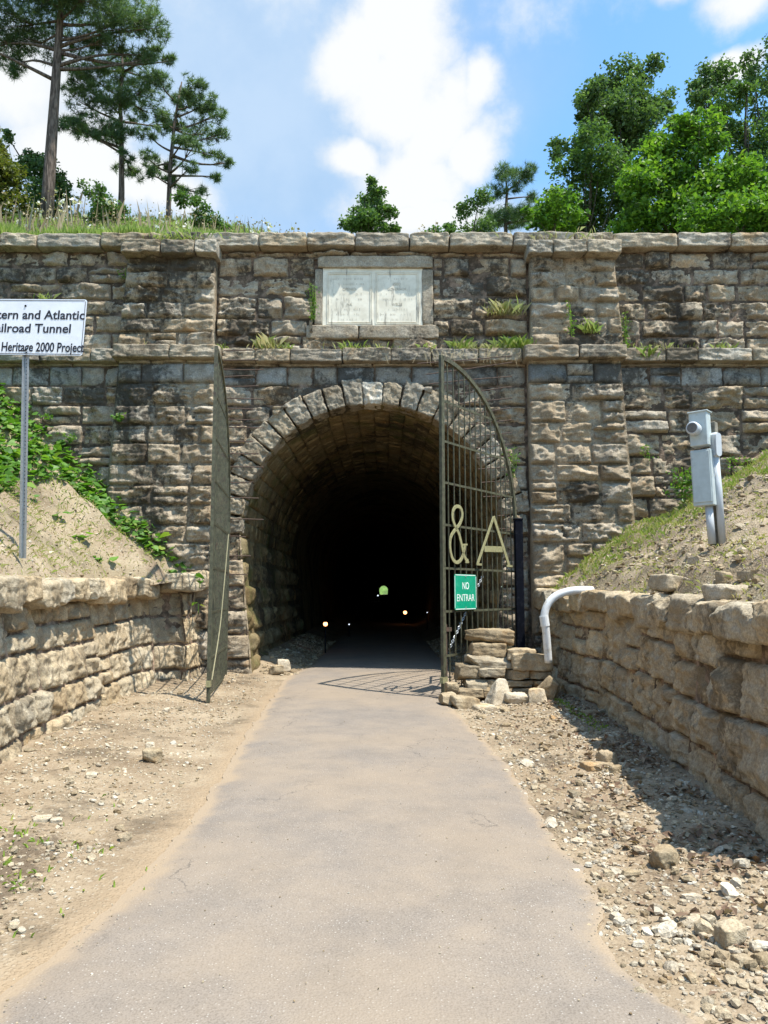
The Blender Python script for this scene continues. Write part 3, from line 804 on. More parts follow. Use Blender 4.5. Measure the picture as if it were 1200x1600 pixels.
# ================================================================== RETAINING WALLS
def polyframe(P):
    P = np.asarray(P, float); sg = np.r_[0, np.cumsum(np.linalg.norm(np.diff(P, axis=0), axis=1))]
    # resample smooth
    s2 = np.linspace(0, sg[-1], int(max(120, sg[-1] * 9))); Q = np.stack([np.interp(s2, sg, P[:, i]) for i in (0, 1)], -1)
    for _ in range(6): Q[1:-1] = (Q[:-2] + 2 * Q[1:-1] + Q[2:]) / 4
    T = np.gradient(Q, axis=0); T /= np.linalg.norm(T, axis=1)[:, None]
    return s2, Q, T
def retaining(P, sgn, topf, seed, lo, hi, wlo, whi, lab, cat, batter=.17, capsize=(.5, .8)):
    r = np.random.RandomState(seed); s2, Q, T = polyframe(P); L = s2[-1]
    def mp(U, V, h):
        wv = V + .11 * perlin(P3(U * .9 + seed, V * 1.2, 0 * U)) + .03 * perlin(P3(U * 2.7 + seed, V * 2.9, 0 * U + 4)); wu = U + .05 * perlin(P3(U * 1.3, V * 1.6 + seed, 0 * U + 2))
        wu = np.clip(wu, 0, L)
        x = np.interp(wu, s2, Q[:, 0]); y = np.interp(wu, s2, Q[:, 1]); tx = np.interp(wu, s2, T[:, 0]); ty = np.interp(wu, s2, T[:, 1])
        hh = h - batter * V + .05 * perlin(P3(U * .6, V * .8, 0 * U + seed))
        z = -.25 + V * (topf(y) + .25) / 1.75
        return P3(x + sgn * ty * hh, y - sgn * tx * hh, z)
    root = thing('retaining_wall', (float(np.mean(Q[:, 0])), float(np.mean(Q[:, 1])), -.1), lab, cat)
    p = Pat(); kw = dict(step=.019, gap=.008, recess=.085, bev=.022, bulge=(.01, .075), rough=.034, bed=.018, wob=.03, planes=6, round_=.04, jit=.032)
    ua = 0.
    while ua < L - .1:                 # the courses break every few blocks, as in rubble walling
        ub = ua + r.uniform(1.2, 2.6)
        if L - ub < .7: ub = L
        lv = [0.]
        while lv[-1] < 1.5 - lo * .5: lv.append(lv[-1] + r.uniform(lo, hi))
        lv[-1] = 1.52
        p.courses(ua, ub, lv, mp, r, wlo, whi, **kw); ua = ub
    p.m.obj('stonework', WALLT, root, smooth=True)
    b = MB(); us = np.linspace(0, L, 160); vs = np.linspace(0, 1.72, 14); U, V = np.meshgrid(us, vs, indexing='ij')
    b.quadgrid(mp(U, V, -.055 + .03 * fbm(P3(U * 5, V * 5, 0 * U), 3)), 160, 14)
    b.obj('mortar_bed', MORTW, root, smooth=True)
    # irregular top course of loose capstones
    c = MB(); u = 0
    while u < L - .1:
        w = min(r.uniform(*capsize), L - u); um = u + w / 2
        x = np.interp(um, s2, Q[:, 0]); y = np.interp(um, s2, Q[:, 1]); tx = np.interp(um, s2, T[:, 0]); ty = np.interp(um, s2, T[:, 1])
        hgt = r.uniform(.26, .36)
        Vv, F = rockV((w * 1.0, .55, hgt), seed * 13 + int(u * 50), 20, 9, .06, 5, 2.4, off=(.75, 1.))
        M = rotm(r.uniform(-.05, .05), r.uniform(-.06, .06), math.atan2(ty, tx) + r.uniform(-.08, .08))
        c.add(Vv @ M.T + (x - sgn * ty * (.30 + r.uniform(-.04, .03)), y + sgn * tx * (.30), topf(y) - hgt / 2 + .03 + r.uniform(-.03, .03)), F, rtone(r, .2, .8)); u += w
    c.obj('capstones', WALLT, root, smooth=True)
    return root
retaining(WL, 1, ltop, 31, .28, .42, .42, .92, 'sunlit tan dry stone retaining wall below the bank with the white sign', 'stone wall')
rw = retaining(np.vstack([WR, [(2.46, 4.50), (2.66, 4.36), (3.4, 4.28), (6., 4.2), (20., 4.1)]]), 1, rtop, 47, .34, .52, .40, .85, 'shaded brown retaining wall of large rough stones beside the white drain pipe', 'stone wall', batter=.10)
# ================================================================== IRON GATES
def gate_leaf(hinge, free, zb, ztop, zh, label, side, letters):
    """one gate leaf: s runs from the free edge to the hinge, the top is a quarter arch"""
    hinge = np.array(hinge, float); free = np.array(free, float); Ld = np.linalg.norm(hinge - free); dr = (hinge - free) / Ld
    nr = np.array([-dr[1], dr[0]])
    g = thing('iron_gate', (free[0], free[1], zb), label, 'gate')
    P = lambda s, z, o=0.: (free[0] + dr[0] * s + nr[0] * o, free[1] + dr[1] * s + nr[1] * o, z)
    sd = (nr[0], nr[1], 0)
    def top(s):
        q = min(max(s / Ld, 0), 1); return zh + (ztop - zh) * math.sqrt(max(0, 1 - q ** 2.1)) ** 1.08
    m = MB(); m.bar(P(0, zb), P(0, ztop + .03), .085, .05, sd); m.obj('free_post', IRON, g)
    m = MB(); m.bar(P(Ld, zb + .1), P(Ld, zh + .02), .06, .045, sd); m.obj('hinge_stile', IRON, g)
    m = MB(); qs = [Ld * (1 - math.cos(math.pi / 2 * i / 18)) if False else Ld * math.sin(math.pi / 2 * i / 18) for i in range(19)]
    for a, b in zip(qs[:-1], qs[1:]):
        pa, pb = Vector(P(a, top(a))), Vector(P(b, top(b))); e = (pb - pa).normalized() * .006
        m.bar(pa - e, pb + e, .07, .05, sd)
    m.obj('arched_top_rail', IRON, g)
    rails = [zb + .12, .52, 1.20, 1.87, 2.55, 3.22, 3.88, 4.53]
    for z in rails:
        lo, hi = 0, Ld
        if z > zh:
            s = Ld
            while s > 0 and top(s) < z: s -= .01
            hi = s
        m = MB(); m.bar(P(.045, z), P(hi - .035, z), .035, .012, sd); m.obj('rail', IRON, g)
    nb = 14
    for i in range(1, nb):
        s = Ld * i / nb
        m = MB(); m.bar(P(s, zb + .1, .002), P(s, top(s) - .03, .002), .016, .016, sd); m.obj('bar', IRON, g)
    # short double bars and bolt at the foot of the free edge
    m = MB(); m.bar(P(.10, zb + .15, .02), P(.10, 1.0, .02), .05, .02, sd); m.box(P(.16, .92, .02), (.16, .05, .06), rotm(0, 0, math.atan2(dr[1], dr[0])))
    m.obj('drop_bolt', RUST, g)
    m = MB(); m.box(P(.0, .16, .0), (.14, .06, .09), rotm(0, 0, math.atan2(dr[1], dr[0]))); m.obj('latch', IRONL, g)
    for z in (.35, 1.45, 2.5):
        m = MB(); m.tube([P(Ld + .03, z - .07), P(Ld + .03, z + .07)], .03, 10); m.box(P(Ld - .05, z, .03), (.16, .012, .05), rotm(0, 0, math.atan2(dr[1], dr[0]))); m.obj('hinge', RUST, g)
    return g, P, sd, Ld, dr, nr
ZG = -.13
gr, PR, sdR, LR, drR, nrR = gate_leaf((2.40, 14.0), (.915, 11.95), ZG, 5.23, 2.80, 'open right gate leaf of olive painted iron bars with an ampersand and letter A', 1, True)
gl, PL, sdL, LLf, drL, nrL = gate_leaf((-2.84, 14.0), (-2.58, 11.5), ZG, 5.23, 2.80, 'open left gate leaf of olive iron seen nearly edge on beside the left jamb', -1, False)
# letters on the right leaf: an ampersand and an A cut from flat strip, on the camera side
def strip(m, pts, w, off=-.035, th=.012):
    pts = [Vector(PR(s, z, off)) for s, z in pts]
    n = len(pts); nrm = Vector((nrR[0], nrR[1], 0)); V = []
    w = w if hasattr(w, '__len__') else [w] * n
    for i in range(n):
        t = (pts[min(i + 1, n - 1)] - pts[max(i - 1, 0)]).normalized(); b = t.cross(nrm)
        for a, c in ((-1, -1), (1, -1), (1, 1), (-1, 1)): V.append(tuple(pts[i] + b * a * w[i] / 2 + nrm * c * th / 2))
    F = [(i * 4 + j, i * 4 + (j + 1) % 4, i * 4 + 4 + (j + 1) % 4, i * 4 + 4 + j) for i in range(n - 1) for j in range(4)] + [(0, 1, 2, 3), tuple(4 * n - 4 + q for q in (3, 2, 1, 0))]
    m.add(V, F)
def pix_on_gate(px, py):
    d = np.array(ray(px, py)); o = np.array([0, 0, CAMZ]); n3 = np.array([nrR[0], nrR[1], 0]); p0 = np.array(PR(0, 0, -.035))
    t = ((p0 - o) @ n3) / (d @ n3); q = o + t * d
    return ((q[0] - p0[0]) * drR[0] + (q[1] - p0[1]) * drR[1], q[2])
def gp(x, y): return pix_on_gate(660 + x / 5, 800 + y / 5)       # from a five-fold enlargement of the photograph
def smooth_pts(p, n=6):
    out = []
    for i in range(len(p) - 1):
        a = np.array(p[max(i - 1, 0)]); b = np.array(p[i]); c = np.array(p[i + 1]); d = np.array(p[min(i + 2, len(p) - 1)])
        for k_ in range(n):
            t = k_ / n; out.append(tuple(.5 * ((2 * b) + (-a + c) * t + (2 * a - 5 * b + 4 * c - d) * t * t + (-a + 3 * b - 3 * c + d) * t ** 3)))
    return out + [tuple(p[-1])]
am = [(357, 385), (330, 352), (305, 250), (285, 170), (258, 115), (236, 50), (240, -10), (262, -42), (290, -40), (308, -10), (310, 40), (290, 95), (262, 130), (228, 180), (215, 240), (220, 310), (236, 365), (262, 392), (290, 385), (312, 350), (328, 290), (330, 258)]
m = MB(); strip(m, smooth_pts([gp(*q) for q in am]), .055); strip(m, [gp(312, 256), gp(350, 254)], .03, -.036); strip(m, [gp(335, 392), gp(362, 392)], .03, -.036)
m.obj('ampersand', IRONL, gr)
m = MB()
strip(m, [gp(430, 408), gp(556, 40)], .055); strip(m, [gp(556, 38), gp(676, 418)], .075, -.037)
strip(m, [gp(482, 288), gp(622, 292)], .10, -.039)
strip(m, [gp(420, 408), gp(460, 410)], .035, -.041); strip(m, [gp(655, 420), gp(700, 424)], .035, -.041)
m.obj('letter_a', IRONL, gr)
# iron rods that stick out of the wall beside each leaf
rr = random.Random(3)
def rods(lst, label, base):
    for (xa, ya, xb, yb, Ya, Yb) in lst:
        pass
for i, y in enumerate((548, 563, 577, 589, 604, 622, 638, 655, 668, 690, 708, 729, 754, 777, 811, 838, 869, 898, 932)):
    xe = 396 + 8 * (i % 3) - (12 if i > 14 else 0) - (14 if i > 16 else 0)
    p = at(350, y, 14.02); q = at(xe, y + rr.uniform(-2, 2), 14.0)
    m = MB(); m.tube([p, (np.array(p) + q) / 2 + (0, 0, rr.uniform(-.01, .01)), q], .011, 6); m.obj('side_rod', RUST, gl)
for (x0, y0, x1, y1) in ((652, 568, 800, 556), (666, 585, 800, 566), (670, 600, 800, 588), (712, 616, 800, 604), (718, 631, 800, 622), (722, 648, 800, 637), (730, 664, 800, 656), (738, 682, 800, 676), (742, 700, 800, 694), (745, 716, 800, 713), (747, 733, 800, 730), (752, 754, 800, 752), (755, 776, 800, 776), (775, 806, 800, 807), (780, 826, 800, 828)):
    a = at(x0, y0, 14.0); b = at(x1, y1, 14.02)
    m = MB(); m.tube([a, (a + b) / 2 + (0, 0, rr.uniform(-.012, .012)), b], .010, 6); m.obj('side_rod', RUST, gr)
# dark steel post that carries the right leaf
pp = at(809, 812, 13.75); pb = thing('steel_post', (pp[0] + .02, 13.82, -.1), 'square black steel post beside the hinge of the right gate leaf', 'post')
m = MB(); m.bevbox((pp[0] + .02, 13.82, (pp[2] - .1) / 2), (.145, .13, pp[2] + .1), .012); m.obj('shaft', BLACKST, pb)
m = MB(); m.bevbox((pp[0] + .02, 13.82, pp[2] + .015), (.165, .15, .03), .008); m.obj('cap', BLACKST, pb)
# rope on the left leaf, chain on the right leaf
q = [at(357, 835, 11.75), at(349, 925, 11.7), at(343, 985, 11.65), at(331, 1062, 11.45)]
m = MB(); m.tube(smooth_pts([tuple(v) for v in q], 5), .009, 6)
tag(m.obj('rope', ROPEM, base=q[-1]), 'thin pale rope hanging down the edge of the left gate leaf', 'rope')
m = MB(); c0 = Vector(PR(*gp(505, 500), .05)); c1 = Vector(PR(*gp(245, 1075), .05)); nL = 34
for i in range(nL):
    t = (i + .5) / nL; p = c0.lerp(c1, t); dirc = (c1 - c0).normalized(); a = i * math.pi / 2
    s1 = dirc.cross(Vector((0, 1, 0))).normalized(); s1 = s1 * math.cos(a) + dirc.cross(s1) * math.sin(a)
    pts = [p + dirc * .032 * math.cos(b) + s1 * .016 * math.sin(b) for b in np.linspace(0, 2 * math.pi, 9)]
    m.tube(pts, .006, 5, cap=False)
tag(m.obj('chain', GALV, base=tuple(c1)), 'pale metal chain slung diagonally behind the bars of the right gate leaf', 'chain')
# ================================================================== SIGNS
def rounded_panel(m, c, right, up, w, h, r, th, tone=(.5, .5, .5)):
    right = np.array(right, float); up = np.array(up, float); nr_ = np.cross(right, up); c = np.array(c, float); P = []
    for (cx, cy, a0) in ((w / 2 - r, h / 2 - r, 0), (-w / 2 + r, h / 2 - r, 90), (-w / 2 + r, -h / 2 + r, 180), (w / 2 - r, -h / 2 + r, 270)):
        for j in range(5):
            a = R(a0 + j * 22.5); P.append((cx + r * math.cos(a), cy + r * math.sin(a)))
    n = len(P); V = [c + right * x + up * y + nr_ * o for o in (th / 2, -th / 2) for x, y in P]
    n0 = m.n; m.add(V, [(i, i + n, (i + 1) % n + n, (i + 1) % n) for i in range(n)], tone)
    m.f.setdefault(n, []).append(np.array([list(range(n)), list(range(n, 2 * n))[::-1]]) + n0)
YS = 8.95
base = at(36, 832, YS); tilt = R(2.6)
rt = np.array((math.cos(tilt), -.10, -math.sin(tilt))); rt /= np.linalg.norm(rt)
up = np.array((math.sin(tilt), 0, math.cos(tilt))); up -= rt * (up @ rt); up /= np.linalg.norm(up); nn_ = np.cross(rt, up)
sg = thing('roadside_sign', tuple(base), 'white railroad tunnel heritage sign on a steel post standing on the left bank', 'sign')
m = MB(); topz = at(41, 512, YS); uq = (topz - base) / np.linalg.norm(topz - base); PA = base - uq * .3; PB = base + uq * (np.linalg.norm(topz - base) + .3)
for o, w, d, dp in ((0, .05, .006, .018), (-.032, .022, .006, -.002), (.032, .022, .006, -.002)):       # U-channel post: web and two flanges
    m.bar(PA + rt * o + nn_ * -dp, PB + rt * o + nn_ * -dp, d if False else w, d, tuple(nn_))
for o in (-.0225, .0225): m.bar(PA + rt * o - nn_ * .008, PB + rt * o - nn_ * .008, .005, .024, tuple(nn_))
m.obj('post', GALV, sg)
m = MB()
for i in range(46):
    c = base + uq * (.05 + i * .045) + nn_ * -.0135; m.box(c, (.009, .002, .011), np.stack([rt, nn_, up], 1))
m.obj('post_hole', INK, sg)
pc = at(41, 512, YS) + nn_ * .025; SW, SH = 1.5, .69
m = MB(); rounded_panel(m, pc, rt, up, SW, SH, .03, .006); pn = m.obj('panel', WHITEP, sg)
m = MB()
for (x, y, w, h) in ((0, SH / 2 - .016, SW - .05, .005), (0, -SH / 2 + .016, SW - .05, .005), (SW / 2 - .016, 0, .005, SH - .05), (-SW / 2 + .016, 0, .005, SH - .05)):
    m.box(pc + rt * x + up * y + nn_ * .005, (w, .002, h), np.stack([rt, nn_, up], 1))
m.obj('border', INK, pn)
def on_sign(px, py): 
    d = np.array(ray(px, py)); o = np.array([0, 0, CAMZ]); t = ((pc + nn_ * .005 - o) @ nn_) / (d @ nn_); return o + t * d
m = MB()
for txt, xr, yb, cap, wpx, ref in (('Western and Atlantic', 132, 499, .112, None, 'ern and Atlantic'), ('Railroad Tunnel', 110, 520, .112, None, 'ilroad Tunnel'), ('Heritage 2000 Project', 131, 550, .115, 130, None)):
    e = on_sign(xr, yb); a = np.linalg.norm(on_sign(xr, yb) - on_sign(2, yb))
    if ref:
        def wid(s_):
            V, F = text_geo(s_, cap * 1.38); return V[:, 0].max() - V[:, 0].min()
        a = a * wid(txt) / wid(ref)
    add_text(m, txt, cap * 1.38, e, rt, up, .0015, width=a, align='R', bold=.0022)
m.obj('lettering', INK, pn)
for py in (478, 547):
    m = MB(); m.tube([on_sign(40, py) - nn_ * .002, on_sign(40, py) + nn_ * .006], .013, 8); m.obj('bolt', BLACKST, pn)
# green sign on the right leaf
def gpo(px, py, off):
    d = np.array(ray(px, py)); o = np.array([0, 0, CAMZ]); n3 = np.array([nrR[0], nrR[1], 0]); t = ((np.array(PR(0, 0, off)) - o) @ n3) / (d @ n3); return o + t * d
gc = gpo(727.5, 925, -.05); a_, b_ = gpo(711, 925, -.05), gpo(745, 925, -.05); c_, d_ = gpo(728, 953, -.05), gpo(728, 898, -.05)
GWd = np.linalg.norm(b_ - a_); GH = np.linalg.norm(d_ - c_); gri = np.array([drR[0], drR[1], 0]); gup = np.array([0, 0, 1.])
gs = thing('gate_sign', tuple(gc - gup * GH / 2), 'green NO ENTRAR sign fixed to the bars of the right gate leaf', 'sign')
m = MB(); rounded_panel(m, gc, gri, gup, GWd, GH, .04, .004); pg = m.obj('panel', GREENP, gs)
m = MB(); gn = np.cross(gri, gup)
rot = np.stack([gri, gn, gup], 1)
for (x, y, w, h) in ((0, GH / 2 - .012, GWd - .06, .012), (0, -GH / 2 + .012, GWd - .06, .012), (GWd / 2 - .012, 0, .012, GH - .06), (-GWd / 2 + .012, 0, .012, GH - .06)):
    m.box(gc + gri * x + gup * y + gn * .003, (w, .002, h), rot)
m.obj('border', SIGNW, pg)
m = MB()
add_text(m, 'NO', .16, gc + gup * .045 + gn * .004, gri, gup, .001, width=GWd * .30, align='C', bold=.001)
add_text(m, 'ENTRAR', .16, gc - gup * .145 + gn * .004, gri, gup, .001, width=GWd * .80, align='C', bold=.0)
m.obj('lettering', SIGNW, pg)
for sgn in (1, -1):
    m = MB(); q = gc + gup * sgn * (GH / 2 - .035) + gn * .002; m.tube([q, q + gn * .008], .011, 8); m.obj('bolt', GALV, pg)
# ================================================================== METER POST AND DRAIN PIPE
YB = 9.0
mbs = at(1118, 822, YB); UX = lambda px: at(px, 740, YB)[0]; UZ = lambda py: at(1110, py, YB)[2]
mt = thing('meter_post', tuple(mbs), 'pale grey electric meter boxes and conduits on a timber post on the right bank', 'electric meter')
lean = .012
rz = R(-40)            # boxes face the path, turned to the left
RB = rotm(0, -.02, rz)
bx_c = lambda px, py, dy=0: np.array([UX(px), YB + dy, UZ(py)])
m = MB(); m.bevbox(bx_c(1122, 745, .10) - (0, 0, .1), (.13, .10, UZ(642) - UZ(845)), .008, RB); m.obj('timber_post', WOODP, mt)
m = MB(); m.bevbox(bx_c(1097, 671), (.21, .15, UZ(646) - UZ(700)), .01, RB); mbx = m.obj('meter_box', BOXG, mt)
m = MB(); m.bevbox(bx_c(1097, 645), (.235, .175, .018), .005, RB); m.obj('rain_lid', BOXG, mbx)
fd = RB @ np.array((0, -1, 0)); c0 = bx_c(1095, 672) + fd * .07 + (RB @ np.array((-.02, 0, 0)))
m = MB(); m.tube([c0, c0 + fd * .10, c0 + fd * .115], [.078, .078, .066], 24); ms = m.obj('meter_socket', PVCG, mbx)
m = MB(); m.tube([c0 + fd * .114, c0 + fd * .118], [.058, .058], 16); m.obj('socket_face', plain('meter_glass', (.10, .10, .10), .15), ms)
m = MB(); m.bevbox(bx_c(1099, 747), (.235, .13, UZ(704) - UZ(791)), .008, RB); bb = m.obj('breaker_box', BOXG, mt)
m = MB(); m.bevbox(bx_c(1099, 746) + fd * .070, (.205, .012, UZ(708) - UZ(787)), .004, RB); m.obj('door', BOXG, bb)
rdir = RB @ np.array((1, 0, 0))
m = MB(); m.bevbox(bx_c(1117, 697, -.03), (.10, .12, UZ(676) - UZ(716)), .03, rotm(0, 0, R(25))); m.obj('conduit_body', PVCG, mt)
m = MB(); q = bx_c(1119, 697, -.10); rounded_panel(m, q, rotm(0, 0, R(25)) @ np.array((1, 0, 0)), (0, 0, 1), .088, UZ(678) - UZ(714), .04, .012); m.obj('conduit_cover', PVCG, mt)
m = MB(); m.tube([bx_c(1117, 714, -.03), bx_c(1120, 770, -.03), np.array([UX(1122.5), YB - .02, UZ(850)])], .042, 16); m.obj('conduit', PVCG, mt, smooth=True)
m = MB(); m.tube([bx_c(1105, 788, .0), bx_c(1108, 850, .0)], .045, 16); m.obj('conduit', PVCG, mt, smooth=True)
m = MB(); m.tube([bx_c(1110, 712, -.06), bx_c(1113, 740, -.07), bx_c(1108, 760, -.07), bx_c(1111, 788, -.04)], .010, 8); m.obj('grey_cable', PVCG, mt)
# white drain pipe
pts = [at(925, 922, 11.6), at(905, 922, 11.5), at(884, 925, 11.5), at(866, 933, 11.5), at(854, 948, 11.5), at(850, 968, 11.5), at(853, 985, 11.52), at(857, 1035, 11.6)]
pts = smooth_pts([tuple(p) for p in pts], 6)
dp = thing('drain_pipe', tuple(at(857, 1035, 11.6)), 'bent white plastic drain pipe curving over the end of the right retaining wall', 'pipe')
m = MB(); m.tube(pts, .058, 16); m.obj('pipe', PVCW, dp, smooth=True)
m = MB(); a, b = at(849.6, 962, 11.5), at(852, 978, 11.51); m.tube([a, b], .068, 16); m.obj('coupling', PVCW, dp)
# ================================================================== LAMPS AND REFLECTOR DOTS IN THE TUNNEL
def emis(name, col, st):
    m_ = bpy.data.materials.new(name); m_.use_nodes = True; b = m_.node_tree.nodes['Principled BSDF']
    b.inputs['Emission Color'].default_value = (*col, 1); b.inputs['Emission Strength'].default_value = st; b.inputs['Base Color'].default_value = (.8, .7, .6, 1); return m_
GLOW = emis('lit_lamp_glass', (1, .42, .16), 3.2); DOTGLOW = emis('glowing_reflector_dot', (.75, .85, 1), 1.2)  # cool glow is added to small reflector dots that are no lamps
for (px, py, Y, rb, gm, lab) in ((508.5, 975, 19.5, .055, GLOW, 'glowing warm lamp on a short stake at the left side inside the tunnel'), (633, 957, 36, .085, GLOW, 'glowing warm lamp on a short stake further in, right of the path'),
                            (545.5, 975.5, 26, .022, DOTGLOW, 'tiny white reflector dot with added glow near the path left of centre in the tunnel'), (667.5, 957, 30, .018, DOTGLOW, 'tiny white reflector dot with added glow by the right tunnel wall behind the gate'), (590.5, 930.5, 120, .11, DOTGLOW, 'faint white reflector dot with added glow deep in the tunnel next to the far opening')):
    c = at(px, py, Y); zb_ = float(ground_z(c[0], Y))
    if Y < 100: zb_ = min(zb_, c[2] - .12)
    t = thing('path_lamp_or_dot', (c[0], Y, zb_), lab, 'lamp', 'lamps along the tunnel path')
    m = MB(); m.tube([(c[0], Y + .01, zb_ - .05), (c[0], Y + .01, c[2] - rb * .8)], .018, 8); m.tube([(c[0], Y, c[2] + rb * .85), (c[0], Y, c[2] + rb * 1.15)], [rb * 1.1, rb * .5], 12); m.obj('stake', BLACKST, t)
    m = MB(); V, F = cubegrid(5); V = V / np.linalg.norm(V, axis=1)[:, None] * rb; m.add(V + c, F); m.obj('bulb_or_dot', gm, t, smooth=True)
# ================================================================== STACKED STONES AND ROCKS
def put_rock(name, px0, py0, px1, py1, Y, label, depth=None, cat='stone', group=None, kk=9, amp=.05, rot=(0, 0, 0), seed=None, mt_=None, cuts=2, tone=None, n=16, taper=0., cnt=[0]):
    cnt[0] += 1; sd = seed or (cnt[0] * 131 + 5); r = np.random.RandomState(sd)
    a = at(px0, py1, Y); b = at(px1, py0, Y); w = b[0] - a[0]; h = b[2] - a[2]; dp_ = depth or min(w, .42)
    V, F = rockV((w * 1.02, dp_, h * 1.02), sd, n, kk, amp, cuts, 2.4)
    V[:, :2] *= (1 - taper * (V[:, 2:3] / h + .5))
    V = V @ rotm(*rot).T; c = np.array([(a[0] + b[0]) / 2, Y + dp_ / 2 - .05, (a[2] + b[2]) / 2])
    m = MB(); m.add(V + c, F, tone or (r.uniform(.25, .7), r.rand(), r.uniform(.1, .6)))
    o = m.obj(name, mt_ or ROCKM, base=(c[0], c[1], a[2]), smooth=True)
    return tag(o, label, cat, group)
def sp_(x, y): return (680 + x * .175, 980 + y * .175)           # from an enlargement 1200 px wide of 210 px
GS = 'stones stacked in front of the right gate leaf'
PILE = [
 (285, 15, 705, 150, 12.05, 'long reddish block, topmost of the stone stack by the right gate', .4, (0, .09, -.05), .35),
 (325, 145, 625, 265, 11.98, 'thick tan block directly under the reddish topmost block of the stack', .38, (0, 0, .05), .35),
 (285, 255, 670, 375, 11.9, 'long craggy grey block, third from the top of the stack beside the gate', .42, (0, .02, .04), .5),
 (665, 190, 905, 290, 11.85, 'pale thin slab lying on the big slab at the right of the stack', .32, (0, -.06, -.2), .55),
 (690, 235, 1040, 385, 11.8, 'broad tan slab with rounded edges under the pale thin slab', .42, (0, .02, .03), .45),
 (390, 368, 625, 462, 11.84, 'golden tan craggy block under the long grey block', .4, (0, 0, .04), .45),
 (630, 385, 840, 470, 11.84, 'square cut tan block in the middle of the stack under the broad slab', .4, (0, 0, -.02), .5),
 (846, 388, 1030, 462, 11.84, 'smooth tan block at the right end of the stack under the broad slab', .4, (0, 0, .03), .35),
 (192, 338, 385, 485, 11.86, 'grey tapered drum shaped stone at the left of the stack beside the gate bars', .36, (0, .1, .25), .15),
 (272, 468, 462, 556, 11.82, 'craggy yellow grey block left in the fifth row of the stack', .4, (0, 0, .05), .5),
 (466, 468, 625, 545, 11.86, 'grey block half hidden behind the white wedge stone', .36, (0, 0, 0), .3),
 (628, 478, 882, 552, 11.86, 'long tan block behind the white wedge stone near the stack base', .36, (0, 0, .02), .4),
 (886, 462, 1010, 545, 11.86, 'short tan block at the right end of the lower row of the stack', .36, (0, 0, -.03), .35),
 (98, 498, 205, 596, 11.7, 'small mossy cube shaped block at the foot of the gate post', .2, (0, 0, .1), .4),
 (182, 545, 425, 626, 11.78, 'flat mottled block at the bottom left of the stack', .4, (0, .03, .02), .5),
 (430, 545, 600, 630, 11.8, 'dull tan base block left of the white wedge stone', .36, (0, 0, 0), .35),
 (690, 552, 820, 625, 11.8, 'dull grey base block behind the bright lying stone', .36, (0, 0, 0), .2),
 (815, 548, 960, 610, 11.8, 'small tan base block at the right foot of the stack', .34, (0, 0, 0), .35),
]
for (x0, y0, x1, y1, Y, lab, dpt, rot, tn) in PILE:
    a, b = sp_(x0, y0), sp_(x1, y1)
    put_rock('stacked_stone', a[0], a[1], b[0], b[1], Y, lab, dpt, group=GS, rot=rot, tone=(tn, .2 if 'grey' not in lab else .9, .3), amp=.05, kk=16, cuts=5, n=22)
LOOSE = [
 (470, 470, 700, 720, 11.35, 'tall white wedge shaped stone leaning against the front of the stack', .3, (0, .1, .4), .95, 3.2, 4),
 (615, 600, 845, 730, 11.25, 'bright white stone lying on its side in front of the stack', .35, (0, .08, .1), .98, 4, 3),
 (840, 555, 1015, 765, 11.2, 'upright pale angular stone to the right of the bright lying stone', .3, (0, -.12, -.2), .8, 4, 4),
 (950, 465, 1130, 655, 11.4, 'grey tilted slab leaning at the right end against the retaining wall', .3, (0, .7, -.3), .3, 6, 2),
 (45, 590, 200, 705, 11.3, 'low pink grey rock at the very foot of the gate free post', .3, (0, 0, .2), .55, 5, 3),
 (125, 625, 390, 775, 11.1, 'large flat grey rock lying at the path edge below the stack', .5, (0, .08, .2), .42, 4.5, 3),
 (335, 700, 540, 810, 10.95, 'cream rock in front of the wedge shaped stone', .3, (0, 0, .3), .75, 4.5, 3),
 (535, 715, 635, 795, 10.95, 'small yellow pitted rock between two cream rocks', .2, (0, 0, .2), .5, 3.5, 3),
 (640, 722, 732, 772, 10.95, 'small rounded pale rock below the bright lying stone', .18, (0, 0, .2), .7, 3.5, 2),
 (770, 785, 925, 890, 10.55, 'dark brown flat topped rock in the gravel below the stack', .3, (0, .1, .2), .05, 4, 3),
 (730, 790, 830, 860, 10.7, 'tan chip beside the dark brown rock', .2, (0, 0, .5), .5, 4, 3),
 (870, 715, 955, 800, 10.9, 'brownish grey rock under the upright pale angular stone', .2, (0, 0, .1), .25, 4, 3),
]
for (x0, y0, x1, y1, Y, lab, dpt, rot, tn, kk_, ct) in LOOSE:
    a, b = sp_(x0, y0), sp_(x1, y1)
    put_rock('loose_rock', a[0], a[1], b[0], b[1], Y, lab, dpt, cat='rock', rot=rot, tone=(tn, .3, .2), amp=.05, kk=10, cuts=8, n=20, taper=.6 if 'wedge shaped stone l' in lab else .25 if 'angular' in lab else .1)
def ground_rock(px0, py0, px1, py1, lab, tn, dpt=None, group=None, kk=4, cuts=4, rot=(0, 0, .3), zb=None, Y=None):
    if Y is None:
        zz = -.06
        for _ in range(6): g = ong((px0 + px1) / 2, py1 - 2, zz); zz = float(ground_z(g[0], g[1])) - .012
        Y = g[1]; dpt = dpt or abs(at(px1, py1, Y)[0] - at(px0, py1, Y)[0]) * .8
    return put_rock('loose_rock', px0, py0, px1, py1, Y, lab, dpt, cat='rock', group=group, kk=8, amp=.06, cuts=9, rot=rot, tone=(tn, .3, .1), n=14)
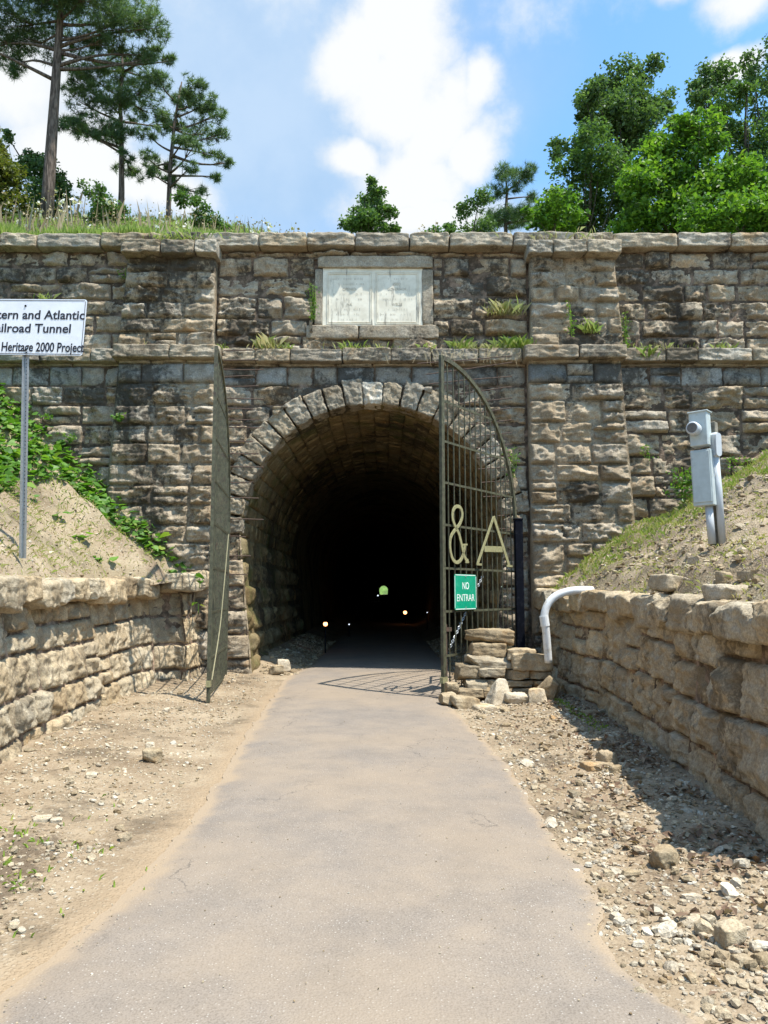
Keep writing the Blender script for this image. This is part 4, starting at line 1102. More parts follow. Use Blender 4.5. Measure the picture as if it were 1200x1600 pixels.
for a in ((222, 1170, 252, 1193, 'tan oblong rock in the rubble patch left of the path', .45), (228, 1160, 242, 1176, 'white rock tucked behind the tan oblong rock', .85),
          (420, 1040, 442, 1058, 'tan lump of rock at the foot of the left jamb', .5), (433, 1031, 453, 1052, 'white upright rock at the foot of the left jamb', .9),
          (104, 1212, 120, 1224, 'pale grey rock lying in the left verge nearest the retaining wall', .7), (135, 1206, 152, 1218, 'white rock lying to the right of the pale grey rock on the left verge', .95),
          (51, 1276, 80, 1288, 'long white rock on the dark soil patch left of the path', .95), (80, 1277, 100, 1287, 'short white rock at the right end of the long white rock', .95),
          (253, 1106, 266, 1117, 'white stone alone on the bare soil by the left retaining wall', .92), (1018, 1326, 1062, 1358, 'yellow wedge of rock in the gravel right of the path', .4),
          (1066, 1395, 1092, 1409, 'bright white flat rock nearest the path on the right gravel', .97), (1072, 1318, 1096, 1326, 'tan flat sliver of rock beyond the yellow wedge', .5),
          (1064, 1432, 1098, 1447, 'pale twin lobed rock in the right gravel', .8), (1094, 1428, 1114, 1447, 'grey white rock beside the pale twin lobed rock', .7),
          (1122, 1440, 1160, 1480, 'large cream upright rock near the right edge of the gravel', .6), (1144, 1490, 1176, 1511, 'cream rock in front of the large cream upright rock', .65),
          (1174, 1486, 1200, 1508, 'brown tinted rock right of the cream rock at the picture edge', .3), (1168, 1466, 1186, 1487, 'white shell shaped rock behind the brown tinted rock', .92),
          (1088, 1452, 1106, 1467, 'small pale rock left of the large cream upright rock', .75), (1188, 1414, 1212, 1432, 'pale rounded rock far right in the gravel', .7),
          (935, 1175, 968, 1196, 'tan flat rock at the edge of the wall shadow', .6), (912, 1192, 956, 1206, 'low buff rock just left of the tan flat rock', .6),
          (952, 1196, 972, 1210, 'grey angular rock between buff rock and wall shadow', .3), (934, 1385, 948, 1396, 'small dark chip of stone on the asphalt edge at the right', .25),
          (1078, 1576, 1094, 1585, 'white chip at the bottom of the gravel right of the path', .95), (912, 1110, 938, 1120, 'grey chip at the foot of the right retaining wall near the pipe', .35)):
    ground_rock(*a)
for (x0, y0, x1, y1, lab, tn, Y) in ((1028, 898, 1082, 925, 'tan block resting on the top of the right retaining wall', .6, 8.2), (1118, 914, 1176, 950, 'pale grey slab lying on top of the right retaining wall', .85, 6.6),
          (1118, 893, 1150, 914, 'yellow tan rock on the bank behind the pale grey slab', .4, 7.2), (1165, 890, 1200, 912, 'cream rock on the bank at the right picture edge', .6, 6.9), (1080, 870, 1100, 882, 'cream chip on the slope below the meter post', .75, 8.4)):
    put_rock('loose_rock', x0, y0, x1, y1, Y, lab, None, cat='rock', amp=.05, kk=10, cuts=7, rot=(0, .05, .3), tone=(tn, .4, .2))
# ================================================================== TREES
def leaves(m, cen, size, rng, tone, up=.55, aspect=.62):
    """diamond leaves with a fold at the given centres"""
    n = len(cen)
    nr_ = rng.normal(size=(n, 3)); nr_[:, 2] = np.abs(nr_[:, 2]) + up; nr_ /= np.linalg.norm(nr_, axis=1)[:, None]
    a = rng.normal(size=(n, 3)); a -= nr_ * np.sum(a * nr_, 1)[:, None]; a /= np.linalg.norm(a, axis=1)[:, None]
    b = np.cross(nr_, a); s = (size * rng.uniform(.6, 1.35, n))[:, None]
    V = np.stack([cen - a * s * .5, cen + b * s * .5 * aspect + nr_ * s * .08, cen + a * s * .5 - nr_ * s * .1, cen - b * s * .5 * aspect + nr_ * s * .08], 1).reshape(-1, 3)
    t = np.repeat(tone, 4); i = np.arange(n) * 4
    m.add(V, np.stack([i, i + 1, i + 2, i + 3], 1), np.stack([t, t, t], 1))
def clump_pts(c, r, n, rng, sub=9, squash=.8):
    k_ = max(3, sub); sc = rng.normal(size=(k_, 3)); sc /= np.linalg.norm(sc, axis=1)[:, None]; sc *= (rng.uniform(.25, 1., k_) ** .5 * .78)[:, None]
    w = rng.randint(0, k_, n); p = sc[w] + rng.normal(size=(n, 3)) * .24
    ln_ = np.linalg.norm(p, axis=1); p *= (np.minimum(ln_, 1.12) / np.maximum(ln_, 1e-6))[:, None]
    p[:, 2] *= squash * .95
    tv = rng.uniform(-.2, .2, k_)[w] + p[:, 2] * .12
    return c + p * r, tv
def limb(m, a, b, r0, r1, rng, seg=5, wob=.12, sag=0.):
    a = np.array(a); b = np.array(b); L = np.linalg.norm(b - a); o = rng.normal(size=3) * wob * L
    pts = []
    for i in range(seg + 1):
        t = i / seg; p = a + (b - a) * t + o * math.sin(math.pi * t) * .5; p[2] -= sag * L * math.sin(math.pi * t); pts.append(p)
    m.tube(pts, list(np.linspace(r0, r1, seg + 1)), 6)
    return pts
def broad_tree(name, base_px, Y, clumps, lm, label, cat, leaf=.16, dens=1., tr=.12, group=None, seed=1, back=1.):
    r = np.random.RandomState(seed); s = Y / 1150.
    q = at(base_px, 360, Y); bz = float(hill(q[0], Y)) - .1
    t = thing(name, (q[0], Y, bz), label, cat, group)
    cs = []
    for (px, py, rp) in clumps:
        c = at(px, py, Y) + (0, r.uniform(-1, 1) * s * 45, 0); cs.append((c, rp * s * 1.42))
        if back and rp > 16: cs.append((c + (r.uniform(-.6, .6) * rp * s, rp * s * r.uniform(.9, 2.), r.uniform(-.5, .2) * rp * s), rp * s * .9))
    lf = MB(); br = MB()
    cz = np.mean([c[2] for c, _ in cs]); cx = np.mean([c[0] for c, _ in cs]); cy = np.mean([c[1] for c, _ in cs])
    hub = np.array([(q[0] * .4 + cx * .6), cy, bz + (cz - bz) * .72])
    trunk = limb(br, (q[0], Y, bz - .2), hub, tr, tr * .6, r, 7, .04)
    top = max(cs, key=lambda u: u[0][2])
    limb(br, hub, top[0], tr * .6, tr * .12, r, 6, .06)
    for c, rr_ in cs:
        j = r.randint(3, 8); st_ = trunk[j] if trunk[j][2] < c[2] else trunk[3]
        limb(br, st_, c, tr * .26, tr * .05, r, 5, .1)
        n = int(dens * 24 * (rr_ / leaf) ** 2) + 60
        P, tv = clump_pts(c, rr_, n, r, sub=max(5, int(rr_ / leaf * 1.6)))
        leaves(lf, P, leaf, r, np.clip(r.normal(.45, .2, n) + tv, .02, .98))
    br.obj('trunk', BARK, t, smooth=True); lf.obj('crown', lm, t)
    return t
def needles(m, cen, L, rng, tone, n=17, w=.019, upb=.25):
    k_ = len(cen); d = rng.normal(size=(k_, n, 3)); d[..., 2] += upb; d /= np.linalg.norm(d, axis=-1)[..., None]
    a = rng.normal(size=(k_, n, 3)); a -= d * np.sum(a * d, -1)[..., None]; a /= np.linalg.norm(a, axis=-1)[..., None]
    c = cen[:, None, :]; l = L * rng.uniform(.7, 1.2, (k_, n, 1))
    V = np.stack([c + a * w * .5 + 0 * d, c + d * l, c - a * w * .5 + 0 * d], 2).reshape(-1, 3)
    i = np.arange(k_ * n) * 3; t = np.repeat(tone, n * 3)
    m.add(V, np.stack([i, i + 1, i + 2], 1), np.stack([t, t, t], 1))
def pine_tree(base_px, Y, trunk_px, r0, clumps, label, seed, ndl=.2, dens=1., group='pines standing on the hill'):
    r = np.random.RandomState(seed); s = Y / 1150.
    q = at(base_px, 360, Y); bz = float(hill(q[0], Y)) - .2
    tp = [np.array((at(trunk_px[0][0], trunk_px[0][1], Y)[0], Y, bz))] + [at(px, py, Y) for px, py in trunk_px]
    t = thing('pine_tree', tuple(tp[0]), label, 'tree', group)
    b = MB(); m_ = len(tp); b.tube(tp, [r0 * (1.08 - .85 * i / (m_ - 1)) for i in range(m_)], 12)
    nd = MB()
    for (px, py, rx, ry) in clumps:
        c = at(px, py, Y) + (0, r.uniform(-1, 1) * 55 * s, 0); RX, RZ = rx * s, ry * s
        # branch from the trunk a little below or level with the clump
        zs_ = [p[2] for p in tp]; z0 = min(c[2] - abs(c[0] - np.interp(c[2], zs_, [p[0] for p in tp])) * r.uniform(.05, .4), zs_[-1] - .1)
        st_ = np.array([np.interp(z0, zs_, [p[i] for p in tp]) for i in range(3)])
        L = np.linalg.norm(c - st_)
        pts = limb(b, st_, c, min(.07, .02 + L * .018), .014, r, 6, .08, .04)
        n = int(dens * 30 * (RX * RZ) / (.16 ** 2) * .42) + 26
        k_ = max(4, int(n / 7)); sub = r.normal(size=(k_, 3)) * .58; w = r.randint(0, k_, n)
        p = sub[w] + r.normal(size=(n, 3)) * .26; ln_ = np.linalg.norm(p, axis=1); p *= (np.minimum(ln_, 1.15) / np.maximum(ln_, 1e-6))[:, None]
        C_ = c + p * (RX, RX * .9, RZ)
        for j in range(0, k_, 2):
            b.tube([pts[4], c + np.clip(sub[j], -1, 1) * (RX, RX * .9, RZ)], [.014, .006], 4, cap=False)
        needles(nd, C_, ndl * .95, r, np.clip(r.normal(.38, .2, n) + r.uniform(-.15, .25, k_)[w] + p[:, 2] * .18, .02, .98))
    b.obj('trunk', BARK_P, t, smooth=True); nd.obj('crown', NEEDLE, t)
    return t
pine_tree(75, 24, [(76, 290), (82, 200), (89, 100), (95, 20), (98, -70), (100, -150)], .21,
    [(20, 28, 52, 26), (-30, 55, 45, 24), (62, 8, 60, 30), (115, 12, 50, 24), (155, 18, 42, 22), (200, 14, 42, 22), (236, 38, 26, 16), (190, 44, 38, 16), (132, 46, 32, 15), (40, 46, 36, 14), (8, 84, 15, 14), (-20, 100, 30, 14), (95, -60, 120, 40), (50, -120, 80, 50), (150, -110, 80, 45), (100, -170, 60, 40), (250, 60, 10, 8),
     (165, 60, 30, 12), (205, 62, 26, 10), (228, 75, 12, 8)], 'tall pine with a thick bare trunk at the upper left', 51, .24, 1.0)
pine_tree(190, 26, [(190, 300), (190, 230), (188, 160), (192, 110), (190, 72)], .115,
    [(150, 78, 26, 10), (192, 78, 26, 12), (225, 102, 32, 10), (250, 104, 14, 7), (140, 105, 32, 14), (175, 118, 38, 14), (128, 142, 22, 10), (160, 145, 30, 12), (215, 145, 32, 13), (235, 160, 26, 14), (248, 178, 12, 10), (108, 182, 14, 12), (135, 178, 28, 13), (112, 200, 14, 7), (160, 195, 24, 12), (182, 178, 32, 15), (205, 185, 22, 12), (128, 222, 22, 8), (165, 212, 30, 12), (200, 222, 20, 12), (186, 242, 22, 11), (206, 258, 10, 8), (150, 235, 16, 7)],
    'middle pine with a thin pale trunk and drooping layered boughs', 52, .22, .95)
pine_tree(263, 26, [(263, 335), (266, 260), (272, 200), (278, 160), (284, 128)], .10,
    [(275, 132, 14, 11), (292, 143, 22, 13), (312, 150, 18, 11), (262, 155, 16, 10), (300, 168, 28, 13), (326, 170, 18, 12), (336, 188, 18, 12), (275, 182, 22, 11), (310, 193, 28, 12), (340, 212, 16, 8), (348, 228, 9, 7), (258, 200, 14, 9), (320, 218, 18, 8), (240, 228, 18, 9), (224, 240, 12, 7), (255, 238, 13, 8), (300, 238, 20, 9), (316, 254, 18, 8), (332, 262, 9, 6), (240, 263, 16, 8), (262, 282, 12, 8), (292, 274, 20, 8), (306, 286, 12, 7), (280, 298, 12, 8), (245, 284, 12, 6)],
    'smallest of the three left pines with a rounded open crown', 53, .2, .95)
pine_tree(792, 38, [(790, 345), (792, 300), (790, 268)], .12, [(790, 275, 18, 12), (802, 298, 22, 12), (775, 300, 18, 10), (816, 288, 13, 8), (770, 322, 22, 11), (802, 325, 24, 13), (832, 312, 18, 12), (838, 298, 10, 7), (850, 335, 14, 12), (780, 345, 30, 13), (825, 345, 28, 13)],
    'dark ragged pine just right of the big cloud behind the bright bush', 54, .3, .8)
LT = 'trees beyond the portal'
broad_tree('broadleaf_tree', 985, 30, [(980, 105, 28), (960, 115, 20), (1010, 120, 18), (985, 140, 26), (940, 125, 11), (920, 168, 18), (905, 185, 17), (945, 172, 22), (975, 175, 28), (1012, 165, 27), (1038, 158, 17), (880, 210, 15), (870, 228, 11), (888, 240, 13), (930, 200, 24), (960, 210, 32), (1000, 205, 28), (985, 235, 28), (915, 215, 15)],
    LEAF_D, 'tall dark broadleaf tree with a lobed crown against blue sky', 'tree', .17, 1., .2, LT, 61)
broad_tree('broadleaf_tree', 925, 27, [(910, 238, 22), (892, 268, 27), (930, 265, 32), (915, 298, 38), (960, 288, 32), (888, 318, 32), (945, 328, 34), (990, 318, 32), (900, 345, 30)],
    LEAF_M, 'mid green rounded tree left of the bright tree on the hill', 'tree', .15, 1., .14, LT, 62)
broad_tree('broadleaf_tree', 1065, 22, [(1042, 215, 28), (1080, 208, 26), (1112, 225, 25), (1022, 245, 28), (1062, 250, 36), (1110, 258, 34), (1000, 288, 28), (1045, 293, 36), (1100, 298, 36), (1142, 280, 26), (1022, 333, 32), (1072, 333, 36), (1130, 328, 32), (988, 343, 22), (1060, 200, 16), (975, 310, 20), (1150, 310, 26), (1165, 345, 26)],
    LEAF_B, 'broad bright green tree above the right wing of the wall', 'tree', .17, 1., .13, LT, 63)
broad_tree('leafy_bush', 1145, 17.5, [(1090, 340, 25), (1140, 332, 27), (1182, 322, 30), (1195, 348, 26), (1120, 350, 22), (1225, 335, 30), (1255, 345, 25)], LEAF_B, 'yellow green bush over the coping at the right picture edge', 'bush', .13, .9, .05, 'bushes along the wall top', 64)
broad_tree('leafy_bush', 868, 17.5, [(870, 328, 22), (846, 343, 19), (895, 342, 19), (825, 351, 11), (868, 350, 20)], LEAF_B, 'yellow green bush over the coping above the right pilaster', 'bush', .12, .9, .05, 'bushes along the wall top', 65)
broad_tree('broadleaf_tree', 1105, 34, [(1102, 130, 20), (1085, 150, 16), (1126, 134, 17), (1112, 158, 24), (1082, 170, 16), (1105, 185, 26), (1068, 185, 14)], LEAF_D, 'dark distant tree between the tall lobed tree and the wispy tree', 'tree', .18, .9, .15, LT, 66)
broad_tree('broadleaf_tree', 1195, 32, [(1180, 92, 15), (1197, 108, 20), (1166, 122, 13), (1190, 140, 16), (1158, 142, 9), (1207, 165, 18), (1215, 90, 25), (1235, 130, 30), (1178, 172, 10)], LEAF_D, 'wispy dark tree with see-through crown at the right picture edge', 'tree', .16, .55, .14, LT, 67)
broad_tree('broadleaf_tree', 1175, 26, [(1130, 168, 21), (1150, 190, 26), (1172, 220, 28), (1192, 250, 32), (1162, 255, 28), (1148, 162, 13), (1202, 205, 24), (1190, 290, 35), (1225, 240, 36), (1235, 290, 40), (1160, 300, 28)], LEAF_M, 'mid green tree filling the right edge behind the bright tree', 'tree', .15, 1., .14, LT, 68)
broad_tree('broadleaf_tree', 578, 21, [(580, 290, 10), (573, 306, 16), (591, 311, 13), (560, 324, 16), (585, 329, 20), (545, 340, 12), (560, 344, 17), (606, 338, 11), (601, 351, 16), (576, 352, 19), (541, 352, 11), (614, 355, 9)], LEAF_M, 'small cone shaped tree directly above the marble plaque', 'tree', .10, 1.2, .06, LT, 69)
broad_tree('leafy_bush', 686, 18, [(686, 348, 12), (672, 354, 9), (701, 355, 9)], LEAF_M, 'little round bush right of the cone shaped tree', 'bush', .10, 1., .03, 'bushes along the wall top', 70)
broad_tree('broadleaf_tree', 738, 36, [(745, 325, 16), (728, 338, 14), (755, 342, 18), (718, 350, 12), (738, 352, 16)], LEAF_D, 'low dark tree left of the ragged pine beyond the wall', 'tree', .16, 1., .1, LT, 71)
broad_tree('broadleaf_tree', -5, 21, [(-10, 230, 27), (6, 258, 24), (12, 288, 22), (-22, 280, 28), (22, 310, 17), (0, 212, 13), (-5, 320, 26), (-60, 260, 40), (-60, 320, 40)], LEAF_O, 'olive yellow tree at the left picture edge above the weeds', 'tree', .14, 1., .1, LT, 72)
broad_tree('broadleaf_tree', 62, 25.5, [(45, 245, 15), (60, 264, 18), (40, 275, 18), (86, 274, 15), (101, 286, 12), (60, 295, 24), (90, 300, 17), (30, 236, 9), (45, 320, 24), (85, 325, 20)], LEAF_D, 'dark low tree behind the trunk of the tall pine', 'tree', .14, 1.1, .09, LT, 73)
broad_tree('leafy_bush', 158, 20.5, [(155, 305, 14), (145, 316, 13), (170, 316, 16), (160, 326, 18), (180, 330, 12), (140, 332, 12)], LEAF_M, 'round green bush at the foot of the middle pine', 'bush', .10, 1., .04, 'bushes among the weeds', 74)
broad_tree('leafy_bush', 312, 19.5, [(310, 320, 14), (296, 329, 12), (325, 329, 13), (341, 338, 9), (310, 338, 16)], LEAF_M, 'round green bush right of the smallest left pine', 'bush', .10, 1., .04, 'bushes among the weeds', 75)
# ================================================================== GRASS, WEEDS AND VINES
def blades(m, P, hgt, rng, tone, w=.012, lean=.35):
    n = len(P); a = rng.uniform(0, 2 * math.pi, n); l = hgt * rng.uniform(.5, 1.3, n)
    d = np.stack([np.cos(a), np.sin(a), 0 * a], 1); sd = np.stack([-np.sin(a), np.cos(a), 0 * a], 1) * w / 2
    ln_ = (rng.uniform(.05, 1., n) * lean * l)[:, None]; u = np.array([0, 0, 1.])
    mid = P + d * ln_ * .35 + u * (l * .6)[:, None]; tip = P + d * ln_ * 1.1 + u * (l * (1 - .25 * (ln_[:, 0] / l)))[:, None]
    V = np.stack([P - sd, P + sd, mid + sd * .8, tip, mid - sd * .8], 1).reshape(-1, 3)
    i = np.arange(n) * 5; t = np.repeat(tone, 5)
    m.add(V, np.stack([i, i + 1, i + 2, i + 3, i + 4], 1), np.stack([t, t, t], 1))
rg = np.random.RandomState(77)
m = MB()
n = 60000; x = rg.uniform(-11, 3.5, n); y = 14.62 + rg.exponential(1., n); kq = rg.rand(n) < np.interp(x, [-11, -4, -1.6, -.8, 3.5], [1, 1, .75, .25, .12]); x, y = x[kq], y[kq]
hh = np.interp(x, [-11, -4, -1, 3.5], [.42, .36, .20, .08]) * (.6 + .8 * np.clip(.5 + fbm(P3(x * .9, y * .5, 0 * x), 3), 0, 1))
blades(m, P3(x, y, hill(x, y) - .03), hh, rg, np.clip(rg.normal(.42, .2, len(x)), .02, .98), .012)
n = 3500; x = rg.uniform(2, 10, n); y = 14.65 + rg.exponential(.5, n)
blades(m, P3(x, y, hill(x, y) - .03), .14, rg, np.clip(rg.normal(.7, .22, n), .02, .98), .014)
n = 14000; x = rg.uniform(-16, -2, n); y = rg.uniform(16, 28, n)
blades(m, P3(x, y, hill(x, y) - .03), .42, rg, np.clip(rg.normal(.55, .25, n), .02, .98), .022)
tag(m.obj('hilltop_grass', GRASSM), 'bright green and straw grass growing along the top of the wall', 'grass', kind='stuff')
m = MB(); hd = MB()
n = 520; x = np.r_[rg.uniform(-10.5, -1.7, n), rg.normal(.9, .18, 22), rg.uniform(1, 8, 40)]; y = np.r_[15.0 + rg.gamma(2.2, 1.3, n), rg.uniform(15, 16, 22), rg.uniform(14.8, 15.6, 40)]
hgt = np.r_[rg.uniform(.35, 1.25, n) * np.interp(x[:n], [-10.5, -6, -1.7], [1.25, .9, .55]), rg.uniform(.3, .75, 22), rg.uniform(.12, .3, 40)]
z = hill(x, y)
blades(m, P3(x, y, z - .05), hgt, rg, np.clip(rg.normal(.5, .25, len(x)), 0, 1), .007, .22)
hn = len(x); hp = P3(x, y, z) + np.stack([rg.normal(0, .05, hn), rg.normal(0, .05, hn), hgt * .95], 1)
leaves(m, hp, .06, rg, np.clip(rg.normal(.4, .25, hn), 0, 1), .1, 1.)
leaves(m, np.repeat(P3(x, y, z), 5, 0) + np.stack([rg.normal(0, .05, hn * 5), rg.normal(0, .05, hn * 5), np.repeat(hgt, 5) * rg.uniform(.1, .8, hn * 5)], 1), .07, rg, np.clip(rg.normal(.3, .25, hn * 5), 0, 1), .1, .4)
tag(m.obj('tall_weeds', STRAWM), 'tall dry weed stalks with seed heads standing along the wall top', 'weeds', kind='stuff')
m = MB(); hp2 = hp[:hn][(rg.rand(hn) < .10) & (x < -1)]
leaves(m, np.repeat(hp2, 5, 0) + rg.normal(0, .03, (len(hp2) * 5, 3)), .08, rg, rg.uniform(.3, .9, len(hp2) * 5), .1, 1.)
WFL = leaf_mat('white_flower_heads', [(.5, .48, .42), (.68, .66, .6)], .2, .8)
tag(m.obj('white_flower_heads', WFL), 'small whitish flower heads scattered among the tall weeds', 'flowers', kind='stuff')
# vines on the left bank
def bankL(d, y): return np.stack([wall_x(WL, np.clip(y, -6, 14.28)) - d, y, bank_l(d, y)], -1)
def bankR(d, y): return np.stack([wall_x(WR, np.clip(y, 4.72, 14.22)) + d, y, bank_r(d, y)], -1)
def heart(m, cen, size, rng, tone, up=1.2):
    n = len(cen); nr_ = rng.normal(size=(n, 3)) * .7; nr_[:, 2] = np.abs(nr_[:, 2]) + up; nr_[:, 1] -= .5; nr_ /= np.linalg.norm(nr_, axis=1)[:, None]
    a = rng.normal(size=(n, 3)); a -= nr_ * np.sum(a * nr_, 1)[:, None]; a /= np.linalg.norm(a, axis=1)[:, None]; b = np.cross(nr_, a)
    s = (size * rng.uniform(.55, 1.4, n))[:, None]
    pr = [(-.3, 0, 0), (-.42, .28, .05), (-.1, .5, .10), (.25, .3, .03), (.6, 0, -.10), (.25, -.3, .03), (-.1, -.5, .10), (-.42, -.28, .05)]
    V = np.stack([cen + a * s * q[0] + b * s * q[1] + nr_ * s * q[2] for q in pr], 1).reshape(-1, 3); i = np.arange(n) * 8; t = np.repeat(tone, 8)
    T = np.stack([t, t, t], 1)
    m.add(V, np.concatenate([np.stack([i, i + j, i + j + 1], 1) for j in range(1, 7)]), T)
m = MB(); n = 15000; d = rg.uniform(.15, 6.5, n); y = rg.uniform(8.8, 14.25, n)
cov = (.06 + .52 * d - (14.25 - y)) + .9 * fbm(P3(d * 1.1, y * 1.1, 0 * d + 4), 3)
cov = np.maximum(cov, np.where(y > 9.1, d - 1.5 - .17 * (y - 9.5) + .5 * fbm(P3(d * 1.6, y * 1.6, 0 * d + 6), 3), -1)); kq = (cov > 0) & (rg.rand(n) < .7); d, y = d[kq], y[kq]
heart(m, bankL(d, y) + np.stack([0 * d, 0 * d, rg.uniform(.03, .30, len(d))], -1), .135, rg, np.clip(rg.normal(.42, .22, len(d)), .02, .98))
tag(m.obj('creeping_vine', VINEM), 'broad leaved green vine covering the top of the left bank by the wall', 'vine', kind='stuff')
m = MB(); n = 5200; d = rg.uniform(.1, 6, n); y = rg.uniform(8, 14.25, n)
cov = (.55 + .75 * d - (14.25 - y)) + .8 * fbm(P3(d * 1.5, y * 1.5, 0 * d + 8), 3); kq = cov > 0; d, y = d[kq], y[kq]
blades(m, bankL(d, y), .10, rg, np.clip(rg.normal(.55, .28, len(d)), .02, .98), .009, .9)
n = 16000; d = rg.uniform(.1, 6, n); y = rg.uniform(9, 14.2, n)
cov = (.5 + .65 * d - (14.2 - y)) + 1.2 * fbm(P3(d * 1.5, y * 1.5, 0 * d + 11), 3); kq = cov > 0; d, y = d[kq], y[kq]
blades(m, bankR(d, y), .10, rg, np.clip(rg.normal(.66, .28, len(d)), .02, .98), .008, .9)
n = 9000; d = np.r_[rg.uniform(.3, 6, n)]; y = np.r_[rg.uniform(5, 14.2, n)]
blades(m, bankL(d, y), .07, rg, np.clip(rg.normal(.88, .15, n), .02, .98), .005, 1.8)
blades(m, bankR(d, y), .05, rg, np.clip(rg.normal(.9, .1, n), .02, .98), .007, 1.6)
n = 700; x = rg.normal(-2.35, .32, n); y = rg.normal(4.5, .55, n); kq = fbm(P3(x * 3, y * 3, 0 * x), 3) > .05; x, y = x[kq], y[kq]
blades(m, P3(x, y, ground_z(x, y)), .035, rg, np.clip(rg.normal(.3, .2, len(x)), .02, .98), .012, 1.8)
n = 900; x = rg.uniform(1.5, 2.6, n); y = rg.uniform(9, 11.5, n); kq = (x > wall_x(WR, y) - .45) & (x < wall_x(WR, y)); x, y = x[kq], y[kq]
blades(m, P3(x, y, ground_z(x, y)), .05, rg, np.clip(rg.normal(.35, .2, len(x)), .02, .98), .010, 1.4)
tag(m.obj('bank_grass', GRASSM), 'sparse green and straw coloured grass on the banks and verges', 'grass', kind='stuff')
# single plants on the wall and banks
def tuft(p, h, nb_, lab, dry=.4, seed=0, spread=.10, w=.010, lean=.6, name='grass_tuft', group=None):
    nb = int(nb_ * 1.3); r = np.random.RandomState(seed); q = np.array(p) + np.stack([r.normal(0, spread, nb), r.normal(0, spread * .35, nb), r.uniform(-.02, .02, nb)], 1)
    m = MB(); blades(m, q, h, r, np.clip(r.normal(dry, .2, nb), .02, .98), w, lean)
    return tag(m.obj(name, GRASSM, base=p), lab, 'grass tuft', group)
def weed(p, h, lab, seed=0, nst=3, leaf=.06, lm=None, per=14, name='leafy_weed', spread=.05):
    r = np.random.RandomState(seed); t = thing(name, tuple(p), lab, 'weed'); st_ = MB(); lf = MB()
    for i in range(nst):
        top = np.array(p) + (r.normal(0, spread * 1.6), r.normal(-.03, spread * .5), h * r.uniform(.65, 1.))
        b0 = np.array(p) + (r.normal(0, spread * .5), 0, 0)
        st_.tube([b0, (b0 + top) / 2 + (r.normal(0, .02), 0, 0), top], [.006, .005, .003], 4, cap=False)
        tt = r.rand(per); P_ = b0 + (top - b0) * tt[:, None] + np.stack([r.normal(0, spread, per), r.normal(-.02, spread * .5, per), r.normal(0, .02, per)], 1)
        leaves(lf, P_, leaf, r, np.clip(r.normal(.5, .22, per), .02, .98), .5, .5)
    st_.obj('stem', GRASSM, t); lf.obj('leaf_mass', lm or VINEM, t); return t
YL = YF - .14
for i, (px, py, h, nb, dry, lab, sp) in enumerate((
    (411, 546, .42, 60, .85, 'dry straw tuft on the string course just left of the plaque', .09), (444, 546, .25, 26, .5, 'small tuft between the dry straw tuft and the plaque sill', .06),
    (545, 547, .25, 40, .35, 'green tuft on the string course below the left half of the plaque', .08), (592, 547, .2, 40, .6, 'low yellow tuft on the string course below the middle of the plaque', .14),
    (668, 547, .24, 24, .5, 'sparse tuft under the right corner of the plaque sill', .06), (722, 546, .36, 50, .45, 'pale green tuft right of the plaque above the gate corner', .09),
    (762, 548, .25, 60, .9, 'straw coloured tuft left of the large green tuft on the ledge', .14), (806, 546, .5, 170, .3, 'large green tuft on the ledge beside the right pilaster', .12),
    (790, 492, .55, 90, .8, 'tall yellowing tuft rooted between stones above the large green tuft', .12), (925, 520, .5, 50, .4, 'arching green tuft on the face of the right pilaster', .06),
    (1010, 560, .4, 40, .4, 'tuft at the foot of the upper right wall beside the pilaster', .07), (1035, 548, .2, 60, .7, 'low yellow green tuft spreading along the right string course', .2),
    (975, 548, .25, 30, .4, 'small tuft in the corner right of the right pilaster', .07), (1130, 548, .3, 24, .5, 'thin tuft far right on the string course', .06),
    (232, 545, .22, 30, .8, 'dry tuft on the string course of the left pilaster', .12), (345, 546, .2, 24, .5, 'small tuft above the top of the left gate leaf', .06),
    (275, 376, .28, 110, .5, 'grass tuft overhanging the cap of the left pilaster', .22), (890, 376, .25, 60, .9, 'dry grass tuft on the cap of the right pilaster', .3),
    (70, 470, .25, 20, .5, 'thin tuft on the wall above the white sign', .05))):
    tuft(tuple(at(px, py, YL if not (360 < py < 400 or 900 < px < 935) else YF - .3)), h * (.45 if h > .45 else .58), nb, lab, min(.95, dry + .18), 400 + i, sp * 1.5, .004, 1.05)
m = MB(); q = np.array([at(735 + rg.normal(0, 1) * 60, 549 + rg.normal() * 3, YF - .21) for _ in range(70)]); qq = q.copy()
a_ = rg.normal(0, .06, 70); l_ = rg.uniform(.06, .3, 70)
m2_ = np.stack([q + (-.004, 0, 0), q + (.004, 0, 0), q + np.stack([a_ + .003, 0 * a_ - .05, -l_], 1), q + np.stack([a_ - .003, 0 * a_ - .05, -l_], 1)], 1).reshape(-1, 3)
i4 = np.arange(70) * 4; m.add(m2_, np.stack([i4, i4 + 1, i4 + 2, i4 + 3], 1), (.8, .8, .8))
tag(m.obj('hanging_straw', STRAWM), 'dead straw hanging down over the string course right of the plaque', 'straw', kind='stuff')
weed(at(488, 500, YF - .12), .95, 'tall narrow green plant climbing beside the left edge of the plaque', 501, 4, .05, None, 34, 'climbing_plant', .035)
weed(at(197, 437, YF - .1), .22, 'small leafy sprig at the upper corner of the left pilaster', 502, 3, .06)
weed(at(187, 657, YF - .25), .14, 'yellow green sprig on the lower left pilaster', 503, 3, .08)
weed(at(72, 655, YF - .1), .12, 'tiny yellow leaves on the wall above the vine', 504, 2, .08)
weed(at(112, 690, YF - .1), .18, 'sprig with a bare trailing stem right of the sign post', 505, 3, .07)
weed(at(892, 525, YF - .3), .75, 'upright slender weed on the face of the right pilaster', 506, 3, .06, None, 24, spread=.04)
weed(at(981, 545, YF - .15), .9, 'slender weed standing in the corner right of the right pilaster', 507, 3, .06, None, 26, spread=.04)
